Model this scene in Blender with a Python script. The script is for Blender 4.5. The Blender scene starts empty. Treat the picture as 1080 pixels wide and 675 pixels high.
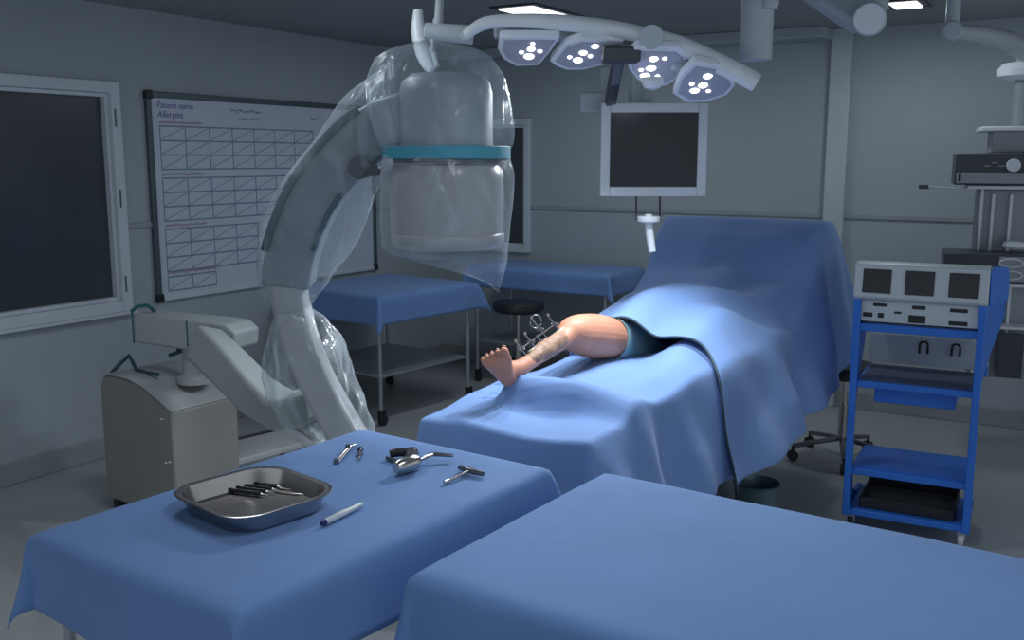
import bpy, bmesh, math, random
from mathutils import Vector, Matrix, noise
random.seed(7)
PI = math.pi
sc = bpy.context.scene
COL = sc.collection

# ------------------------------------------------------------------ camera
FPX = 1035.0
PITCH = math.atan((337.5 - 168) / FPX)
YAW = math.radians(31.1)
EYE = Vector((0, 0, 1.7))
cam_d = bpy.data.cameras.new('camera')
cam_d.sensor_width = 36
cam_d.lens = FPX / 1080 * 36
cam_d.clip_start = 0.05
cam = bpy.data.objects.new('camera', cam_d)
cam.location = EYE
cam.rotation_euler = (PI / 2 - PITCH, 0, YAW)
COL.objects.link(cam)
sc.camera = cam
FW = Vector((-math.sin(YAW) * math.cos(PITCH), math.cos(YAW) * math.cos(PITCH), -math.sin(PITCH)))
RT = Vector((math.cos(YAW), math.sin(YAW), 0))
UP = RT.cross(FW)
AWAY = Vector((-math.sin(YAW), math.cos(YAW), 0))


def at(px, py, d):
    """surveyed point: measured direction and distance along the room's main sight line"""
    return EYE + (FW + RT * ((px - 540) / FPX) - UP * ((py - 337.5) / FPX)) * d


def atz(px, py, z):
    r = FW + RT * ((px - 540) / FPX) - UP * ((py - 337.5) / FPX)
    return EYE + r * ((z - EYE.z) / r.z)


# ------------------------------------------------------------------ materials
def mat(name, col, rough=0.6, metal=0.0, var=0.06, scale=6.0, bump=0.0, bscale=40.0, spec=0.5, sheen=0.0, coat=0.0):
    m = bpy.data.materials.new(name)
    m.use_nodes = True
    nt = m.node_tree
    b = nt.nodes['Principled BSDF']
    b.inputs['Roughness'].default_value = rough
    b.inputs['Metallic'].default_value = metal
    b.inputs['Specular IOR Level'].default_value = spec
    b.inputs['Sheen Weight'].default_value = sheen
    b.inputs['Coat Weight'].default_value = coat
    tc = nt.nodes.new('ShaderNodeTexCoord')
    n = nt.nodes.new('ShaderNodeTexNoise')
    n.inputs['Scale'].default_value = scale
    n.inputs['Detail'].default_value = 4
    nt.links.new(tc.outputs['Object'], n.inputs['Vector'])
    r = nt.nodes.new('ShaderNodeValToRGB')
    c0 = [max(0, c * (1 - var)) for c in col]
    c1 = [min(1, c * (1 + var)) for c in col]
    r.color_ramp.elements[0].color = (*c0, 1)
    r.color_ramp.elements[1].color = (*c1, 1)
    r.color_ramp.elements[0].position = 0.3
    r.color_ramp.elements[1].position = 0.7
    nt.links.new(n.outputs['Fac'], r.inputs['Fac'])
    nt.links.new(r.outputs['Color'], b.inputs['Base Color'])
    if bump > 0:
        n2 = nt.nodes.new('ShaderNodeTexNoise')
        n2.inputs['Scale'].default_value = bscale
        n2.inputs['Detail'].default_value = 3
        nt.links.new(tc.outputs['Object'], n2.inputs['Vector'])
        bp = nt.nodes.new('ShaderNodeBump')
        bp.inputs['Strength'].default_value = bump
        bp.inputs['Distance'].default_value = 0.01
        nt.links.new(n2.outputs['Fac'], bp.inputs['Height'])
        nt.links.new(bp.outputs['Normal'], b.inputs['Normal'])
    return m


def emit(name, col, s):
    m = bpy.data.materials.new(name)
    m.use_nodes = True
    nt = m.node_tree
    nt.nodes.clear()
    e = nt.nodes.new('ShaderNodeEmission')
    e.inputs['Color'].default_value = (*col, 1)
    e.inputs['Strength'].default_value = s
    o = nt.nodes.new('ShaderNodeOutputMaterial')
    nt.links.new(e.outputs[0], o.inputs[0])
    return m


def clear_plastic(name, tint, base, edge, streak):
    m = bpy.data.materials.new(name)
    m.use_nodes = True
    nt = m.node_tree
    b = nt.nodes['Principled BSDF']
    out = nt.nodes['Material Output']
    b.inputs['Base Color'].default_value = (*tint, 1)
    b.inputs['Roughness'].default_value = 0.16
    b.inputs['Specular IOR Level'].default_value = 0.9
    tc = nt.nodes.new('ShaderNodeTexCoord')
    n = nt.nodes.new('ShaderNodeTexNoise')
    mp = nt.nodes.new('ShaderNodeMapping')
    mp.inputs['Scale'].default_value = (6, 6, 2.2)
    nt.links.new(tc.outputs['Object'], mp.inputs['Vector'])
    nt.links.new(mp.outputs['Vector'], n.inputs['Vector'])
    n.inputs['Scale'].default_value = 1.6
    n.inputs['Detail'].default_value = 3
    n.inputs['Distortion'].default_value = 1.2
    lw = nt.nodes.new('ShaderNodeLayerWeight')
    lw.inputs['Blend'].default_value = 0.35
    p = nt.nodes.new('ShaderNodeMath'); p.operation = 'POWER'
    nt.links.new(lw.outputs['Facing'], p.inputs[0]); p.inputs[1].default_value = 1.6
    a = nt.nodes.new('ShaderNodeMath'); a.operation = 'MULTIPLY_ADD'
    nt.links.new(p.outputs[0], a.inputs[0]); a.inputs[1].default_value = edge; a.inputs[2].default_value = base
    mr = nt.nodes.new('ShaderNodeMapRange')
    mr.inputs['From Min'].default_value = 0.5; mr.inputs['From Max'].default_value = 0.75
    mr.inputs['To Min'].default_value = 0; mr.inputs['To Max'].default_value = streak
    nt.links.new(n.outputs['Fac'], mr.inputs['Value'])
    s = nt.nodes.new('ShaderNodeMath'); s.operation = 'ADD'; s.use_clamp = True
    nt.links.new(a.outputs[0], s.inputs[0]); nt.links.new(mr.outputs[0], s.inputs[1])
    bp = nt.nodes.new('ShaderNodeBump')
    bp.inputs['Strength'].default_value = 0.55
    bp.inputs['Distance'].default_value = 0.05
    nt.links.new(n.outputs['Fac'], bp.inputs['Height'])
    nt.links.new(bp.outputs['Normal'], b.inputs['Normal'])
    t = nt.nodes.new('ShaderNodeBsdfTransparent')
    t.inputs['Color'].default_value = (0.97, 0.985, 1, 1)
    mx = nt.nodes.new('ShaderNodeMixShader')
    nt.links.new(s.outputs[0], mx.inputs[0])
    nt.links.new(t.outputs[0], mx.inputs[1])
    nt.links.new(b.outputs[0], mx.inputs[2])
    nt.links.new(mx.outputs[0], out.inputs['Surface'])
    return m


M = dict(
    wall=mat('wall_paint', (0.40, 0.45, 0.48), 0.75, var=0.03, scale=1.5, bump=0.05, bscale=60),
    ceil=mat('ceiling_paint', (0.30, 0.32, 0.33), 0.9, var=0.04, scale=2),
    floor=mat('vinyl_floor', (0.37, 0.39, 0.40), 0.42, var=0.05, scale=1.2, bump=0.03, bscale=20),
    trim=mat('wall_rail', (0.33, 0.37, 0.39), 0.5),
    cove=mat('floor_cove', (0.30, 0.32, 0.34), 0.5),
    colm=mat('column_paint', (0.50, 0.56, 0.59), 0.6, var=0.03),
    frame=mat('white_window_frame', (0.62, 0.68, 0.74), 0.45, var=0.03),
    darkglass=mat('dark_glass', (0.055, 0.065, 0.078), 0.22, var=0.15, scale=1.5, spec=0.6),
    alu=mat('board_frame_grey', (0.10, 0.125, 0.15), 0.4, metal=0.3),
    board=mat('whiteboard', (0.58, 0.64, 0.73), 0.35, var=0.03, scale=3),
    inkb=mat('ink_blue', (0.20, 0.26, 0.40), 0.6),
    inkr=mat('ink_red', (0.36, 0.24, 0.32), 0.6),
    inkp=mat('ink_purple', (0.16, 0.13, 0.42), 0.6),
    cloth=mat('blue_cloth', (0.155, 0.285, 0.57), 0.85, var=0.05, scale=3, bump=0.25, bscale=14, spec=0.25, sheen=0.15),
    drape=mat('blue_drape', (0.175, 0.30, 0.59), 0.8, var=0.05, scale=4, bump=0.2, bscale=10, spec=0.3, sheen=0.15),
    hem=mat('dark_hem', (0.012, 0.04, 0.06), 0.6),
    liner=mat('green_towel', (0.19, 0.32, 0.33), 0.85, bump=0.3, bscale=60),
    steel=mat('steel', (0.56, 0.53, 0.50), 0.22, metal=1.0, var=0.05),
    dish=mat('tray_steel', (0.48, 0.45, 0.43), 0.24, metal=1.0, var=0.12, scale=9),
    darksteel=mat('dark_steel', (0.20, 0.20, 0.22), 0.3, metal=0.9),
    trolley=mat('trolley_metal', (0.42, 0.45, 0.48), 0.35, metal=0.6),
    black=mat('black_plastic', (0.012, 0.014, 0.018), 0.45),
    rubber=mat('caster_rubber', (0.02, 0.022, 0.027), 0.6),
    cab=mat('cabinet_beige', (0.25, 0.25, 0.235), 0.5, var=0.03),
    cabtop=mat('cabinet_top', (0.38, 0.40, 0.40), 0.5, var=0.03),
    armw=mat('arm_enamel', (0.36, 0.40, 0.40), 0.4, var=0.03),
    teal=mat('teal_trim', (0.015, 0.12, 0.13), 0.4),
    tealdark=mat('teal_edge', (0.03, 0.075, 0.10), 0.45),
    detg=mat('detector_grey', (0.25, 0.29, 0.33), 0.45, var=0.04),
    drum=mat('detector_drum', (0.34, 0.345, 0.35), 0.35, var=0.04),
    carm=mat('carm_grey', (0.22, 0.25, 0.28), 0.45, var=0.05),
    carml=mat('carm_light', (0.42, 0.43, 0.43), 0.4, var=0.03),
    tape=mat('cyan_tape', (0.05, 0.30, 0.40), 0.45, var=0.03),
    lampw=mat('lamp_enamel', (0.76, 0.80, 0.84), 0.35, var=0.03),
    lampf=mat('lamp_face', (0.42, 0.43, 0.52), 0.3, var=0.04),
    lampe=mat('lamp_rim', (0.80, 0.84, 0.92), 0.35, var=0.03),
    boom=mat('boom_enamel', (0.47, 0.52, 0.56), 0.4, var=0.03),
    scrf=mat('screen_frame', (0.62, 0.66, 0.70), 0.4, var=0.03),
    screen=mat('screen_glass', (0.010, 0.013, 0.018), 0.18, var=0.2, scale=2),
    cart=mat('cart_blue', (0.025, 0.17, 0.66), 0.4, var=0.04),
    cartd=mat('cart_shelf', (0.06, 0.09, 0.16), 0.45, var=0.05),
    console=mat('console_white', (0.55, 0.60, 0.64), 0.4, var=0.03),
    pend=mat('pendant_grey', (0.30, 0.33, 0.36), 0.4, metal=0.2),
    pendd=mat('pendant_dark', (0.05, 0.06, 0.07), 0.4),
    skin=mat('skin', (0.60, 0.27, 0.17), 0.5, var=0.10, scale=14, bump=0.15, bscale=60, spec=0.4),
    tissue=mat('tissue', (0.33, 0.19, 0.12), 0.55, var=0.30, scale=40, bump=0.4, bscale=70),
    bone=mat('bone', (0.42, 0.36, 0.29), 0.4),
    nail=mat('toenail', (0.70, 0.42, 0.36), 0.3),
    bucket=mat('bucket_teal', (0.10, 0.17, 0.19), 0.3, metal=0.4),
    penw=mat('pen_white', (0.62, 0.65, 0.68), 0.35),
    penb=mat('pen_tip_blue', (0.01, 0.02, 0.14), 0.4),
    led=emit('led_glow', (0.93, 0.96, 1.0), 5),
    panel=emit('ceiling_panel_glow', (0.90, 0.95, 1.0), 2.6),
    bag=clear_plastic('clear_bag', (0.66, 0.73, 0.79), 0.08, 0.40, 0.22),
    bag2=clear_plastic('clear_bag_lower', (0.66, 0.72, 0.75), 0.10, 0.5, 0.45),
)


# ------------------------------------------------------------------ helpers
def obj(name, bm, m, parent=None, smooth=True, bevel=0.0, angle=40, sub=0, solid=0.0):
    bmesh.ops.recalc_face_normals(bm, faces=bm.faces)
    me = bpy.data.meshes.new(name)
    bm.to_mesh(me)
    bm.free()
    ms = m if isinstance(m, (list, tuple)) else [m]
    for x in ms:
        me.materials.append(x)
    if smooth:
        for p in me.polygons:
            p.use_smooth = True
        if not sub and angle < 180:
            me.set_sharp_from_angle(angle=math.radians(angle))
    o = bpy.data.objects.new(name, me)
    COL.objects.link(o)
    if parent:
        o.parent = parent
    if bevel:
        md = o.modifiers.new('bevel', 'BEVEL')
        md.width = bevel
        md.segments = 3
        md.limit_method = 'ANGLE'
        md.harden_normals = False
    if solid:
        md = o.modifiers.new('solid', 'SOLIDIFY')
        md.thickness = solid
    if sub:
        md = o.modifiers.new('sub', 'SUBSURF')
        md.levels = sub
        md.render_levels = sub
    return o


def tag(o, label=None, cat=None, group=None, kind=None):
    if label: o['label'] = label
    if cat: o['category'] = cat
    if group: o['group'] = group
    if kind: o['kind'] = kind
    return o


def thing(name, label, cat, loc=(0, 0, 0), rz=0.0, group=None):
    o = bpy.data.objects.new(name, None)
    COL.objects.link(o)
    o.location = loc
    o.rotation_euler = (0, 0, rz)
    o.empty_display_size = 0.1
    return tag(o, label, cat, group)


def copy_tree(o, parent=None):
    c = o.copy()
    COL.objects.link(c)
    c.parent = parent
    for ch in list(o.children):
        copy_tree(ch, c)
    return c


def B():
    return bmesh.new()


def box(bm, size, loc=(0, 0, 0), rot=None, taper=None):
    r = bmesh.ops.create_cube(bm, size=1)
    vs = r['verts']
    for v in vs:
        v.co = Vector((v.co.x * size[0], v.co.y * size[1], v.co.z * size[2]))
        if taper and v.co.z > 0:
            v.co.x *= taper; v.co.y *= taper
    mt = Matrix.Translation(loc)
    if rot:
        mt = mt @ rot
    bmesh.ops.transform(bm, matrix=mt, verts=vs)
    return vs


def frame_from(z, hint=Vector((0, 0, 1))):
    z = Vector(z).normalized()
    if abs(z.dot(hint)) > 0.97:
        hint = Vector((0, 1, 0)) if abs(z.y) < 0.9 else Vector((1, 0, 0))
    x = hint.cross(z).normalized()
    y = z.cross(x)
    return x, y, z


def tube(bm, pts, rad, seg=16, flat=1.0, cap=True, hint=Vector((0, 0, 1)), disp=None):
    """swept round section through pts; rad one value or one per point; flat scales the second axis"""
    pts = [Vector(p) for p in pts]
    n = len(pts)
    if not isinstance(rad, (list, tuple)):
        rad = [rad] * n
    rings = []
    for i, p in enumerate(pts):
        t = (pts[min(i + 1, n - 1)] - pts[max(i - 1, 0)])
        x, y, z = frame_from(t, hint)
        ring = []
        for k in range(seg):
            a = 2 * PI * k / seg
            q = p + x * math.cos(a) * rad[i] + y * math.sin(a) * rad[i] * flat
            if disp:
                q = disp(q, p, a, i)
            ring.append(bm.verts.new(q))
        rings.append(ring)
    for i in range(n - 1):
        for k in range(seg):
            bm.faces.new((rings[i][k], rings[i][(k + 1) % seg], rings[i + 1][(k + 1) % seg], rings[i + 1][k]))
    if cap:
        bm.faces.new(rings[0][::-1])
        bm.faces.new(rings[-1])
    return rings


def cyl(bm, a, b, r, seg=20):
    tube(bm, [a, b], r if isinstance(r, (list, tuple)) else [r, r], seg)


def sweep_rect(bm, pts, w, h, side):
    """rectangular section: w along the in-plane normal, h along side"""
    pts = [Vector(p) for p in pts]
    n = len(pts)
    rings = []
    for i, p in enumerate(pts):
        t = (pts[min(i + 1, n - 1)] - pts[max(i - 1, 0)]).normalized()
        s = (side - t * side.dot(t)).normalized()
        u = t.cross(s)
        ww = w[i] if isinstance(w, list) else w
        rings.append([bm.verts.new(p + u * (a * ww / 2) + s * (b * h / 2)) for a, b in ((-1, -1), (1, -1), (1, 1), (-1, 1))])
    for i in range(n - 1):
        for k in range(4):
            bm.faces.new((rings[i][k], rings[i][(k + 1) % 4], rings[i + 1][(k + 1) % 4], rings[i + 1][k]))
    bm.faces.new(rings[0][::-1])
    bm.faces.new(rings[-1])


def lathe(bm, prof, loc=(0, 0, 0), mtx=None, seg=28, closed=True):
    loc = Vector(loc)
    rings = []
    for r, z in prof:
        if r < 1e-6:
            rings.append([bm.verts.new((0, 0, z))])
        else:
            rings.append([bm.verts.new((r * math.cos(2 * PI * k / seg), r * math.sin(2 * PI * k / seg), z)) for k in range(seg)])
    for i in range(len(prof) - 1):
        a, b = rings[i], rings[i + 1]
        for k in range(seg):
            k2 = (k + 1) % seg
            if len(a) == 1 and len(b) == 1: continue
            if len(a) == 1: bm.faces.new((a[0], b[k2], b[k]))
            elif len(b) == 1: bm.faces.new((a[k], a[k2], b[0]))
            else: bm.faces.new((a[k], a[k2], b[k2], b[k]))
    vs = [v for r in rings for v in r]
    mt = Matrix.Translation(loc)
    if mtx: mt = mt @ mtx
    bmesh.ops.transform(bm, matrix=mt, verts=vs)


def prism(bm, poly, vec):
    """poly: list of 3D points, extruded along vec"""
    a = [bm.verts.new(p) for p in poly]
    b = [bm.verts.new(Vector(p) + Vector(vec)) for p in poly]
    n = len(poly)
    bm.faces.new(a[::-1])
    bm.faces.new(b)
    for i in range(n):
        bm.faces.new((a[i], a[(i + 1) % n], b[(i + 1) % n], b[i]))


def smooth_path(pts, n=6):
    """Catmull-Rom through pts (tuples may carry extra values)"""
    P = [tuple(p) for p in pts]
    out = []
    for i in range(len(P) - 1):
        p0 = P[max(i - 1, 0)]; p1 = P[i]; p2 = P[i + 1]; p3 = P[min(i + 2, len(P) - 1)]
        for k in range(n):
            t = k / n
            out.append(tuple(0.5 * ((2 * b) + (-a + c) * t + (2 * a - 5 * b + 4 * c - d) * t * t + (-a + 3 * b - 3 * c + d) * t ** 3)
                             for a, b, c, d in zip(p0, p1, p2, p3)))
    out.append(P[-1])
    return out


def sstep(x, a, b):
    t = max(0.0, min(1.0, (x - a) / (b - a)))
    return t * t * (3 - 2 * t)


def lerp(a, b, t): return a + (b - a) * t


def interp(x, tab):
    if x <= tab[0][0]: return tab[0][1]
    for (x0, y0), (x1, y1) in zip(tab, tab[1:]):
        if x <= x1:
            t = (x - x0) / (x1 - x0)
            t = t * t * (3 - 2 * t) * 0.5 + t * 0.5
            return y0 + (y1 - y0) * t
    return tab[-1][1]


# ------------------------------------------------------------------ room
XL, YB, ZC = -4.85, 6.88, 2.55
XR, YF = 1.9, -1.6


def struct(name, bm, m, parent=None, **k):
    o = obj(name, bm, m, parent, **k)
    if not parent: o['kind'] = 'structure'
    return o


bm = B(); box(bm, (XR - XL + 0.1, YB - YF + 0.1, 0.1), ((XR + XL) / 2, (YB + YF) / 2, -0.05)); struct('floor', bm, M['floor'])
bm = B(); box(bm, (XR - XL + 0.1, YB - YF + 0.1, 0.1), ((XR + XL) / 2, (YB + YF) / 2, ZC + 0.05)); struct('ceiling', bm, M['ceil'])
# left wall with the window opening y 1.55..3.66, z .87...2.09
def wall_with_hole(name, plane, u0, u1, hu0, hu1, hz0, hz1):
    bm = B()
    def b4(a0, a1, z0, z1):
        if plane == 'x': box(bm, (0.1, a1 - a0, z1 - z0), (XL - 0.05, (a0 + a1) / 2, (z0 + z1) / 2))
        else: box(bm, (a1 - a0, 0.1, z1 - z0), ((a0 + a1) / 2, YB + 0.05, (z0 + z1) / 2))
    b4(u0, hu0, 0, ZC); b4(hu1, u1, 0, ZC); b4(hu0, hu1, 0, hz0); b4(hu0, hu1, hz1, ZC)
    bmesh.ops.remove_doubles(bm, verts=bm.verts, dist=1e-5)
    return struct(name, bm, M['wall'], smooth=False)
wall_with_hole('wall_left', 'x', YF, YB, 1.50, 3.66, 0.88, 2.08)
wall_with_hole('wall_back', 'y', XL - 0.1, XR, -4.78, -4.02, 1.0, 1.98)


def window(name, plane, u0, u1, z0, z1, fw, clasp):
    root = bpy.data.objects.new(name, None); COL.objects.link(root); root['kind'] = 'structure'
    root.location = (XL, (u0 + u1) / 2, 0) if plane == 'x' else ((u0 + u1) / 2, YB, 0)
    off = root.location.copy()
    def bx(bm, a0, a1, c0, c1, d0, d1):
        # d: distance into the room
        if plane == 'x': box(bm, (d1 - d0, a1 - a0, c1 - c0), Vector((XL + (d0 + d1) / 2, (a0 + a1) / 2, (c0 + c1) / 2)) - off)
        else: box(bm, (a1 - a0, d1 - d0, c1 - c0), Vector(((a0 + a1) / 2, YB - (d0 + d1) / 2, (c0 + c1) / 2)) - off)
    bm = B()
    bx(bm, u0, u0 + fw, z0, z1, -0.06, 0.035); bx(bm, u1 - fw, u1, z0, z1, -0.06, 0.035)
    bx(bm, u0 + fw, u1 - fw, z0, z0 + fw, -0.06, 0.035); bx(bm, u0 + fw, u1 - fw, z1 - fw, z1, -0.06, 0.035)
    obj('window_frame', bm, M['frame'], root, bevel=0.006)
    bm = B(); s = 0.022
    a0, a1, c0, c1 = u0 + fw, u1 - fw, z0 + fw, z1 - fw
    bx(bm, a0, a0 + s, c0, c1, -0.05, 0.01); bx(bm, a1 - s, a1, c0, c1, -0.05, 0.01)
    bx(bm, a0 + s, a1 - s, c0, c0 + s, -0.05, 0.01); bx(bm, a0 + s, a1 - s, c1 - s, c1, -0.05, 0.01)
    obj('sash', bm, M['frame'], root, bevel=0.004)
    bm = B(); bx(bm, a0 + s, a1 - s, c0 + s, c1 - s, -0.045, -0.03)
    obj('pane', bm, M['darkglass'], root, smooth=False)
    for (a, c, h) in clasp:
        bm = B(); bx(bm, a - 0.003, a + 0.003, c - h / 2, c + h / 2, 0.035, 0.042)
        obj('hinge', bm, M['alu'], root)
    return root
window('window_1', 'x', 1.46, 3.71, 0.83, 2.13, 0.065, [(3.665, 1.93, 0.10), (3.665, 1.48, 0.10), (3.665, 0.99, 0.09)])
window('window_2', 'y', -4.82, -3.97, 0.95, 2.02, 0.05, [])
# sill under window_1
bm = B(); box(bm, (0.05, 2.3, 0.018), (XL + 0.025, 2.58, 0.822)); struct('trim_1', bm, M['frame'], bevel=0.004)
# dado rails
bm = B(); box(bm, (0.014, YB - 3.71, 0.03), (XL + 0.007, (YB + 3.71) / 2, 1.318)); struct('trim_2', bm, M['trim'], bevel=0.004)
bm = B(); box(bm, (XR + 3.97, 0.014, 0.03), ((XR - 3.97) / 2, YB - 0.007, 1.318)); struct('trim_3', bm, M['trim'], bevel=0.004)
# ceiling trunking along the back wall
bm = B(); box(bm, (-1.65 - XL, 0.26, 0.07), ((-1.65 + XL) / 2, YB - 0.13, ZC - 0.035)); struct('trim_4', bm, M['wall'], bevel=0.01)
bm = B(); box(bm, (0.02, YB - YF, 0.12), (XL + 0.01, (YB + YF) / 2, 0.06)); struct('baseboard_left', bm, M['cove'], bevel=0.006)
bm = B(); box(bm, (XR - XL, 0.02, 0.12), ((XR + XL) / 2, YB - 0.01, 0.06)); struct('baseboard_back', bm, M['cove'], bevel=0.006)
# column box on the back wall
bm = B(); box(bm, (0.135, 0.06, ZC), (-1.585, YB - 0.03, ZC / 2)); struct('column', bm, M['colm'], bevel=0.008)
# slab of dark ceiling relief round the lamp mount
# ceiling luminaires
def luminaire(loc, sx, sy, label):
    t = thing('ceiling_light', label, 'ceiling light', loc, 0, 'recessed ceiling light panels')
    bm = B()
    f = 0.04
    for s in (-1, 1):
        box(bm, (sx, f, 0.012), (0, s * (sy - f) / 2, -0.006)); box(bm, (f, sy - 2 * f, 0.012), (s * (sx - f) / 2, 0, -0.006))
    obj('frame', bm, M['pendd'], t, bevel=0.003)
    bm = B(); box(bm, (sx - 2 * f, sy - 2 * f, 0.012), (0, 0, -0.012)); obj('diffuser', bm, M['panel'], t, smooth=False)
    return t
luminaire((-2.93, 5.33, ZC), 0.30, 0.95, 'bright ceiling light panel above the curved surgical lamp')
luminaire((-1.04, 5.92, ZC), 0.22, 0.30, 'small bright ceiling light panel above the round boom joint')
luminaire((-2.6, 2.4, ZC), 0.30, 0.95, 'added unseen ceiling light panel over the plastic-covered imaging arm')  # out-of-view panel, added to raise the ambient light
luminaire((-0.6, 1.6, ZC), 0.30, 0.95, 'added unseen ceiling light panel over the two near draped tables')  # likewise added outside the view, as fill over the near tables

# round ceiling mounting covers
for (c, r, lab) in [((-3.15, 3.55), 0.42, 'wide round ceiling cover plate above the whiteboard side of the lamp'),
                    ((-1.75, 4.3), 0.36, 'wide round ceiling cover plate above the hanging monitor')]:
    bm = B(); lathe(bm, [(0, -0.045), (r * 0.9, -0.045), (r, -0.03), (r, 0), (0, 0)], (0, 0, 0), seg=48)
    o = obj('ceiling_plate', bm, M['wall']); o.location = (c[0], c[1], ZC); tag(o, lab, 'ceiling plate', 'round ceiling cover plates')

# ------------------------------------------------------------------ whiteboard
wb = thing('whiteboard', 'large wall whiteboard with hand-drawn grid of slashed cells', 'whiteboard', (XL, 4.93, 1.475))
Y0, Y1, Z0, Z1 = 3.89, 5.97, 0.855, 2.092
def wbx(bm, y0, y1, z0, z1, d0, d1): box(bm, (d1 - d0, y1 - y0, z1 - z0), ((d0 + d1) / 2, (y0 + y1) / 2 - 4.93, (z0 + z1) / 2 - 1.475))
bm = B(); wbx(bm, Y0 + 0.02, Y1 - 0.02, Z0 + 0.02, Z1 - 0.02, 0.0, 0.018); obj('board_panel', bm, M['board'], wb, smooth=False)
bm = B()
fw = 0.035
wbx(bm, Y0, Y0 + fw, Z0, Z1, 0, 0.03); wbx(bm, Y1 - fw, Y1, Z0, Z1, 0, 0.03)
wbx(bm, Y0 + fw, Y1 - fw, Z1 - fw, Z1, 0, 0.03)
obj('frame', bm, M['alu'], wb, bevel=0.005)
bm = B(); wbx(bm, Y0 + fw, Y1 - fw, Z0, Z0 + 0.03, 0, 0.03); obj('pen_tray', bm, M['frame'], wb, bevel=0.005)
for (yy, zz) in ((Y0, Z0), (Y0, Z1), (Y1, Z0), (Y1, Z1)):
    bm = B(); box(bm, (0.035, 0.05, 0.05), (0.018, yy - 4.93 + (0.02 if yy == Y0 else -0.02), zz - 1.475 + (0.02 if zz == Z0 else -0.02)))
    obj('corner_cap', bm, M['black'], wb, bevel=0.008)
def line(bm, y0, z0, y1, z1, w=0.006):
    a = Vector((0.019, y0 - 4.93, z0 - 1.475)); b = Vector((0.019, y1 - 4.93, z1 - 1.475))
    d = (b - a); L = d.length; ang = math.atan2(d.z, d.y)
    box(bm, (0.0012, L, w), (a + b) / 2, Matrix.Rotation(ang, 4, 'X'))
cols = [3.98 + 0.188 * i for i in range(8)]
groups = [(1.895, 3), (1.588, 3), (1.283, 3), (0.995, 1)]
rh = 0.085
bmb = B(); bml = B()
for gi, (zt, nr) in enumerate(groups):
    nc = 7 if gi < 2 else (4 if gi == 2 else 2)
    for r in range(nr + 1):
        line(bmb, cols[0], zt - r * rh, cols[nc], zt - r * rh, 0.0085)
        if gi == 2: line(bml, cols[nc], zt - r * rh, cols[6], zt - r * rh, 0.003)
    for c in range(nc + 1): line(bmb, cols[c], zt, cols[c], zt - nr * rh, 0.006)
    for r in range(nr):
        for c in range(nc):
            line(bmb, cols[c] + 0.01, zt - (r + 1) * rh + 0.008, cols[c + 1] - 0.01, zt - r * rh - 0.008, 0.004)
    # red heading scribble above each group
    bmr = B()
    y = 3.975
    while y < (4.30 if gi != 3 else 4.36):
        line(bmr, y, zt + 0.014 + random.uniform(0, 0.006), y + 0.013, zt + 0.024 + random.uniform(0, 0.010), 0.005); y += 0.0125
    obj('heading_scribble', bmr, M['inkr'], wb, smooth=False)
for (y0, y1, zz, bmx) in ((4.53, 4.80, 2.006, 0), (4.60, 4.78, 1.955, 0), (5.27, 5.34, 1.98, 1), (5.26, 5.34, 1.83, 1)):
    y = y0; bmr = B()
    while y < y1:
        line(bmr, y, zz + random.uniform(-0.008, 0.008), y + 0.018, zz + random.uniform(-0.012, 0.012), 0.006); y += 0.013
    obj('handwriting', bmr, M['inkb' if zz > 2 else 'inkr'], wb, smooth=False)
obj('grid_drawing', bmb, M['inkb'], wb, smooth=False)
obj('faint_grid_line', bml, M['inkb'], wb, smooth=False)
for (txt, y, zz, s) in (('Patient name', 3.965, 2.0, 0.052), ('Allergies', 3.965, 1.945, 0.055)):
    cu = bpy.data.curves.new('handwriting', 'FONT'); cu.body = txt; cu.size = s; cu.extrude = 0.0005; cu.shear = 0.2
    cu.materials.append(M['inkp'])
    tmp = bpy.data.objects.new('handwriting', cu)
    me = bpy.data.meshes.new_from_object(tmp); bpy.data.objects.remove(tmp)
    o = bpy.data.objects.new('handwriting', me); COL.objects.link(o); o.parent = wb
    o.matrix_local = Matrix.Translation((0.0195, y - 4.93, zz - 1.475)) @ Matrix(((0, 0, 1, 0), (1, 0, 0, 0), (0, 1, 0, 0), (0, 0, 0, 1)))


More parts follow.
